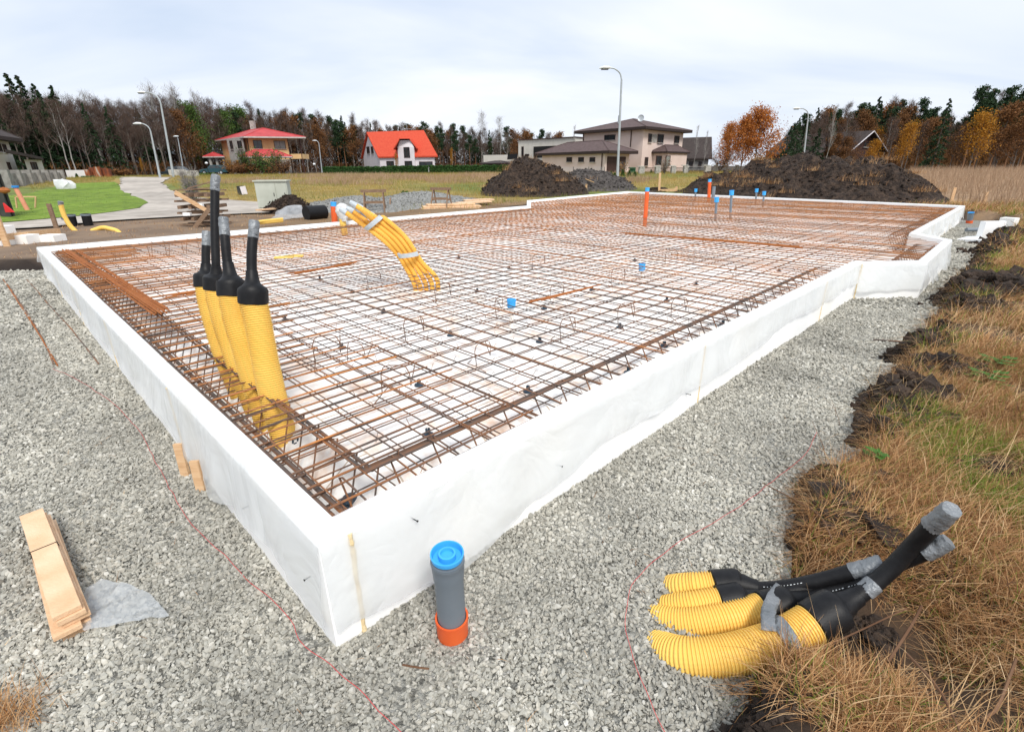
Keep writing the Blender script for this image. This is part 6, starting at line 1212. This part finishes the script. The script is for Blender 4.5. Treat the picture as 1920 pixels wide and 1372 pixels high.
for k, (px, top, yy, l_) in enumerate(((1146, 322, 50, 'first'), (1153, 325, 50, 'second'), (1168, 318, 50, 'third'), (1180, 320, 49, 'fourth'), (1191, 322, 49, 'fifth'))): bush(px, 0, top, 11, l_ + ' from the left of the small thuja bushes by the street lamp', 'leaf_green', 700, .06, 'thuja', yy, 0, cone=True, cat='thuja', group='small thujas before the pink house')
bush(1221, 0, 318, 5, 'tiny cone-shaped conifer behind the stone fence', 'hedge', 500, .05, 'thuja', 60, 0, cone=True, cat='thuja')
bush(1246, 0, 298, 22, 'tall sparse shrub in front of the stone fence of the pink house', 'leaf_brown', 260, .05, yy=54, twn=260, tw='pale_twig'); bush(1168, 0, 305, 16, 'sparse shrub with yellowing leaves behind the tall street lamp', 'leaf_yellow', 160, .06, yy=52, twn=200, tw='pale_twig')
for px, top, w_, mt_, l_, n in ((437, 300, 26, 'leaf_yellow', 'yellowish bush at the left end of the yellow house', 700), (468, 283, 30, 'leaf_green', 'tall green climbing bush on the left of the porch', 1100), (505, 285, 50, 'leaf_green', 'large dark green bush in front of the yellow house porch', 2600), (532, 300, 28, 'leaf_brown', 'brown bush right of the large green one', 900), (452, 308, 56, 'leaf_brown', 'low brown shrub before the yellow house, left one', 2200), (505, 308, 66, 'leaf_brown', 'low brown shrub before the yellow house, right one', 1400)):
    bush(px, 0, top, w_, l_, mt_, n, .1, yy=79 if top < 310 else 74, twn=700)
bush(350, 392, 322, 26, 'sparse grey-green roadside shrub behind the old timber pile', 'leaf_green', 500, .022, yy=19.5, twn=1100, tw='pale_twig')
bush(228, 0, 318, 30, 'brown shrub at the wood edge right of the rusty sheets', 'leaf_brown', 800, .12, yy=68, twn=400); bush(385, 0, 330, 26, 'small green shrub between the pale wall piece and the parked car', 'leaf_green', 700, .1, yy=66, twn=200)
bush(141, 0, 326, 6, 'small dark conifer before the white shed', 'hedge', 500, .07, 'thuja', 57, 0, cone=True, cat='thuja'); bush(760, 372, 362, 12, 'small round green bush in the field behind the conduits', 'leaf_green', 500, .05, twn=60)
bush(1350, 0, 285, 40, 'bare grey bushes below the sparse orange tree', 'leaf_brown', 500, .08, yy=70, twn=900); bush(1430, 0, 292, 40, 'green-brown bush below the large orange tree', 'leaf_green', 500, .1, yy=70, twn=900)
# ------------------------------------------------------------ grass and straw
def scatter(n, x0, x1, y0, y1, cond): 
    x = RS.uniform(x0, x1, n); y = RS.uniform(y0, y1, n); k = cond(x, y); return x[k], y[k]
def fov(x, y, m_=1.12): return (np.abs(x) < y * .95 * m_ + .6) & (y > .5)
def grassobj(name, x, y, L_, w_, lean, mt_, lab, cat='grass', flat=0, dz=-.01, seg=3, group=None):
    B = np.stack([x, y, T(x, y) + dz], 1); v_, f_ = blades(B, L_, w_, lean, flat, seg=seg); return tag(npmesh(name, v_, f_, mt_), lab, cat, group, 'stuff')
def clump(x, y, k=1.9, s=0): return np.array([noise.noise(V(a_ * k, b_ * k, s)) for a_, b_ in zip(x, y)])
rb = lambda x, y: (x > y * .62 - .6)
sde = lambda x, y: sdist(x, y, EXC)
hole_ = lambda x, y: (np.hypot((x - 1.42) / 1.0, (y - 1.52) / .75) > .3)
def duct_free(x, y):
    a_, b_ = Z(1270, 1232, 0), Z(1600, 1125, .12); ex, ey = b_.x - a_.x, b_.y - a_.y; t = np.clip(((x - a_.x) * ex + (y - a_.y) * ey) / (ex * ex + ey * ey), 0, 1)
    return hole_(x, y) & (np.hypot(x - a_.x - t * ex, y - a_.y - t * ey) > .13)
for (n, y0, y1, L_, w_, mats_) in ((420000, .5, 4.2, .15, .0042, 0), (250000, 4.2, 9, .2, .008, 0), (120000, 9, 20, .3, .015, 0)):
    x, y = scatter(n, 0, y1 * 1.5 + 1.6, y0, y1, lambda x, y: rb(x, y) & fov(x, y, 1.45)); e_ = sde(x, y); c_ = clump(x, y, 1.6); k = (e_ > .02) & (c_ > -.34 + .6 * np.exp(-e_ / .22)) & duct_free(x, y); x, y = x[k], y[k]
    g_ = (clump(x, y, .9, 5) > .22) & (RS.uniform(0, 1, len(x)) < .5) | (RS.uniform(0, 1, len(x)) < .1)
    nm = ('near', 'middle', 'far')[(y0 > 1) + (y0 > 5)]
    grassobj('dry_grass', x[~g_], y[~g_], L_, w_, 1.15, 'straw', 'matted dry straw-coloured grass on the bank at right, ' + nm + ' part', flat=.25); grassobj('green_grass', x[g_], y[g_], L_ * .75, w_, .8, 'green_blade', 'green grass blades among the straw on the bank at right, ' + nm + ' part', seg=2)
x, y = scatter(12000, .6, 7, .6, 6, lambda x, y: rb(x, y) & fov(x, y, 1.0) & (sde(x, y) > .04)); k = (clump(x, y, 1.1, 9) > -.05); grassobj('dry_stalks', x[k], y[k], .24, .0042, 1.15, 'pale_straw', 'longer pale straw stems sticking out of the matted grass', 'grass')
x, y = scatter(60, .9, 3.4, 1.2, 4.2, lambda x, y: rb(x, y) & (sde(x, y) > -.12) & (sde(x, y) < .9) & duct_free(x, y)); mb = MB()
for a_, b_ in zip(x, y):
    z_ = float(T(a_, b_)); dx_, dy_ = random.uniform(-.18, .12), random.uniform(-.12, .14); h_ = random.uniform(.12, .34); p0 = V(a_, b_, z_ - .02); p1 = p0 + V(dx_ * .4, dy_ * .4, h_ * .55); p2 = p0 + V(dx_, dy_, h_); mb.tube([p0, p1, p2], [.0022, .0018, .001], 4)
    for _ in range(2): q_ = p0.lerp(p2, random.uniform(.4, .8)); mb.tube([q_, q_ + V(random.uniform(-.06, .06), random.uniform(-.06, .06), random.uniform(.03, .09))], [.0014, .0008], 3)
tag(mb.build('dry_weed_stems', 'stalk'), 'thin reddish-brown dead weed stems at the gravel edge', 'weed stems', kind='stuff')
for k_, (pts, l_) in enumerate((([(1800, 1372, .2), (1760, 1290, .22), (1700, 1225, .2)], 'long dark dead stem at the lower right corner'), ([(1905, 1235, .2), (1868, 1330, .16), (1840, 1350, .14)], 'short dark stem lying near the right edge'), ([(1665, 1240, .18), (1710, 1170, .24), (1728, 1135, .26)], 'dark dead stem rising right of the ducts'), ([(1440, 1250, .1), (1560, 1205, .16), (1700, 1140, .24)], 'long thin bramble stem crossing in front of the ducts'), ([(1430, 905, .1), (1530, 960, .2), (1560, 1010, .2)], 'thin brown stem leaning over the gravel edge above the ducts'))):
    tag(MB().tube(spline([Z(*q) for q in pts], .05), .0045 if k_ < 3 else .0028, 6).build('dead_stem', 'stalk', smooth=True), l_, 'dead stem')
# leafy weeds
for px, py, l_ in ((1868, 692, 'green leafy weed in the dry grass at the right edge'), (1850, 720, 'smaller green weed below the leafy one at the right edge'), (1640, 870, 'small pale green leaf rosette near the gravel edge')):
    b = G(px, py); t = thing('leafy_weed', b, l_, 'weed'); k = 26; 
    for j in range(k if py < 800 else 8):
        a_ = j * 2.4; r_1 = .02 + .12 * (j / k) ** .6 * (1 if py < 800 else .7); c_ = b + V(math.cos(a_) * r_1, math.sin(a_) * r_1, .06 + .04 * math.sin(j)); u_ = V(math.cos(a_), math.sin(a_), .25); s_ = V(-u_.y, u_.x, 0); w_ = .045; MB().quad(c_ - u_ * w_, c_ + s_ * w_ * .6 - V(0, 0, .005), c_ + u_ * w_ - V(0, 0, .01), c_ - s_ * w_ * .6 - V(0, 0, .005)).build('leaf', 'leaf_plant', t)
    MB().tube([b - V(0, 0, .03), b + V(0, 0, .08)], .004, 5).build('stem', 'leaf_plant', t)
# reed field at right, field in the middle, lawn tufts
x, y = scatter(90000, 8, 75, 12, 56, lambda x, y: fov(x, y, 1.03) & (x > y * .72 + 1)); e_ = sde(x, y); heapd = np.hypot(((x - 13.5) * .587 - (y - 25.6) * .81) / 6.9, ((x - 13.5) * .81 + (y - 25.6) * .587) / 3.6); k = (e_ > 1.2 * (y > 15) + .5) & ((heapd > 1)) & (RS.uniform(0, 1, len(x)) < np.clip(1.4 - y / 70, .3, 1)); x, y = x[k], y[k]
grassobj('reed_field', x, y, .62, .022, .4, 'reed', 'tall pinkish-tan dry grass field beyond the far right corner', 'field grass', dz=-.05, seg=2)
road2 = [(q_.x, q_.y) for q_ in rp_]; lawn2 = [(q_.x, q_.y) for q_ in lp_]
def fieldc(x, y): return fov(x, y, 1.03) & (x < y * .55) & (y > 19.5) & (x > -y * .9) & (sdist(x, y, road2) > .4) & (sdist(x, y, lawn2) > .4) & (sdist(x, y, EXC) > 1.2) & (y - .28 * x > 21)
x, y = scatter(150000, -45, 40, 19, 72, fieldc); k = clump(x, y, .25, 3) > -.45; x, y = x[k], y[k]; grassobj('field_grass', x, y, .24, .02, .6, 'field_blade', 'yellow-green rough grass of the field between the slab and the houses', 'field grass', dz=-.03, seg=2)
x, y = scatter(26000, -22, 12, 38, 58, fieldc); k = clump(x, y, .2, 7) > -.05; grassobj('tall_weeds', x[k], y[k], .42, .028, .3, 'reed', 'tall brownish dead weeds in the field before the hedge', 'weeds', dz=-.05, seg=2)
x, y = scatter(60000, -48, -9, 13, 56, lambda x, y: fov(x, y, 1.03) & (sdist(x, y, lawn2) < -.1)); grassobj('lawn_grass', x, y, .07, .014, .6, 'green_blade', 'short bright green lawn grass at left', 'grass', dz=.04, seg=2)
x, y = scatter(30000, -16, 3, 9, 26, lambda x, y: fov(x, y, 1.03) & (sdist(x, y, road2) > .1) & (sdist(x, y, lawn2) > .1) & (sdist(x, y, EXC) > .25)); k = (clump(x, y, 1.1, 13) > .12); grassobj('edge_grass', x[k], y[k], .1, .01, .9, 'straw', 'thin dry grass tufts on the bare soil behind the slab', 'grass', seg=2)
x, y = scatter(7000, 8.5, 22, 13, 19, lambda x, y: (sde(x, y) > .1) & (sde(x, y) < 3.4) & (x > y * .72)); grassobj('edge_green', x, y, .14, .012, .7, 'green_blade', 'green grass strip beyond the far right end of the gravel', 'grass', seg=2)
# ------------------------------------------------------------ peat along the gravel edge
def peat(cx, cy, R_, h, n, seed, label):
    rs = np.random.RandomState(seed); an = rs.uniform(0, 6.28, n); rr = R_ * np.sqrt(rs.uniform(0, 1, n)); x = cx + np.cos(an) * rr * 1.25; y = cy + np.sin(an) * rr * .8; z_ = T(x, y) + h * (1 - (rr / R_) ** 2) * rs.uniform(.1, 1, n); sz = rs.lognormal(math.log(R_ * .13), .4, n)
    v_, f_ = rocks(x, y, z_, sz, rs); return tag(npmesh('peat_clods', v_, f_, 'soil'), label, 'soil clods', kind='stuff')
pk = 0
for (px, py, R_, h) in ((1420, 1080, .05, .02), (1435, 1130, .05, .0), (1650, 900, .1, .03), (1760, 1060, .1, .0), (1830, 880, .14, .0), (1845, 545, .55, .2), (1810, 580, .4, .16), (1725, 640, .26, .1), (1700, 660, .22, .1), (1760, 690, .3, .08), (1690, 735, .28, .1), (1650, 770, .24, .1), (1640, 800, .18, .05), (1705, 780, .22, .05), (1860, 455, .5, .15), (1835, 480, .45, .1), (1560, 925, .16, .05), (1600, 970, .16, .03), (1500, 935, .14, .05), (1590, 1190, .16, .02), (1560, 1250, .13, .0), (1500, 1300, .1, .0), (1400, 1350, .09, .0), (1445, 1000, .08, .03), (20, 1350, .14, .05), (0, 925, .2, .03), (1895, 530, .4, .1)):
    c_ = G(px, py); pk += 1; peat(c_.x, c_.y, R_, h, 260, pk, 'dark peat clods ' + ('at the left picture edge' if px < 100 else ('in the hollow under the ducts' if 1480 < px < 1620 and py > 1100 else 'along the edge of the gravel, ' + ('far right part' if py < 600 else 'middle part' if py < 900 else 'near part'))))
for i_ in range(2, 14):
    p_, q_ = Vector(EXC[i_]), Vector(EXC[i_ + 1]); L_ = (q_ - p_).length; u_ = 0
    while u_ < L_:
        c_ = p_.lerp(q_, u_ / L_); dd = c_.length; R_ = .045 + .018 * dd; u_ += R_ * 2.2
        if random.random() < .25 or (abs(c_.x - 1.05) < .25 and c_.y < 1.75 and c_.y > 1.0): continue
        nn_ = Vector((q_ - p_).normalized()); c_ = c_ + Vector((nn_.y, -nn_.x)) * random.uniform(.0, R_ * .9); peat(c_.x, c_.y, R_ * random.uniform(.7, 1.2), .02 + .008 * dd, 130, 100 + i_ * 37 + int(u_ * 50), 'dark crumbly soil lip where the grass bank meets the gravel')['group'] = 'dark soil lip pieces'
B = []
for cx_, cy_ in ((20, 1355), (-10, 1340)): c_ = Z(cx_, cy_, .03); B.append(np.stack([c_.x + RS.normal(0, .05, 160), c_.y + RS.normal(0, .04, 160), np.full(160, .02)], 1))
v_, f_ = blades(np.concatenate(B), .13, .003, 1.0); tag(npmesh('grass_tuft', v_, f_, 'straw'), 'small dry grass sod at the lower left corner', 'grass', kind='stuff')
x, y = scatter(700, -3, 5, .8, 6, lambda x, y: fov(x, y) & (sde(x, y) < -.05) & (sdist(x, y, SLAB) > .03)); B = np.stack([x, y, np.full(len(x), .02)], 1); v_, f_ = blades(B, .05, .0028, 1.3, .6); tag(npmesh('straw_litter', v_, f_, 'straw'), 'bits of straw scattered on the gravel', 'litter', kind='stuff')
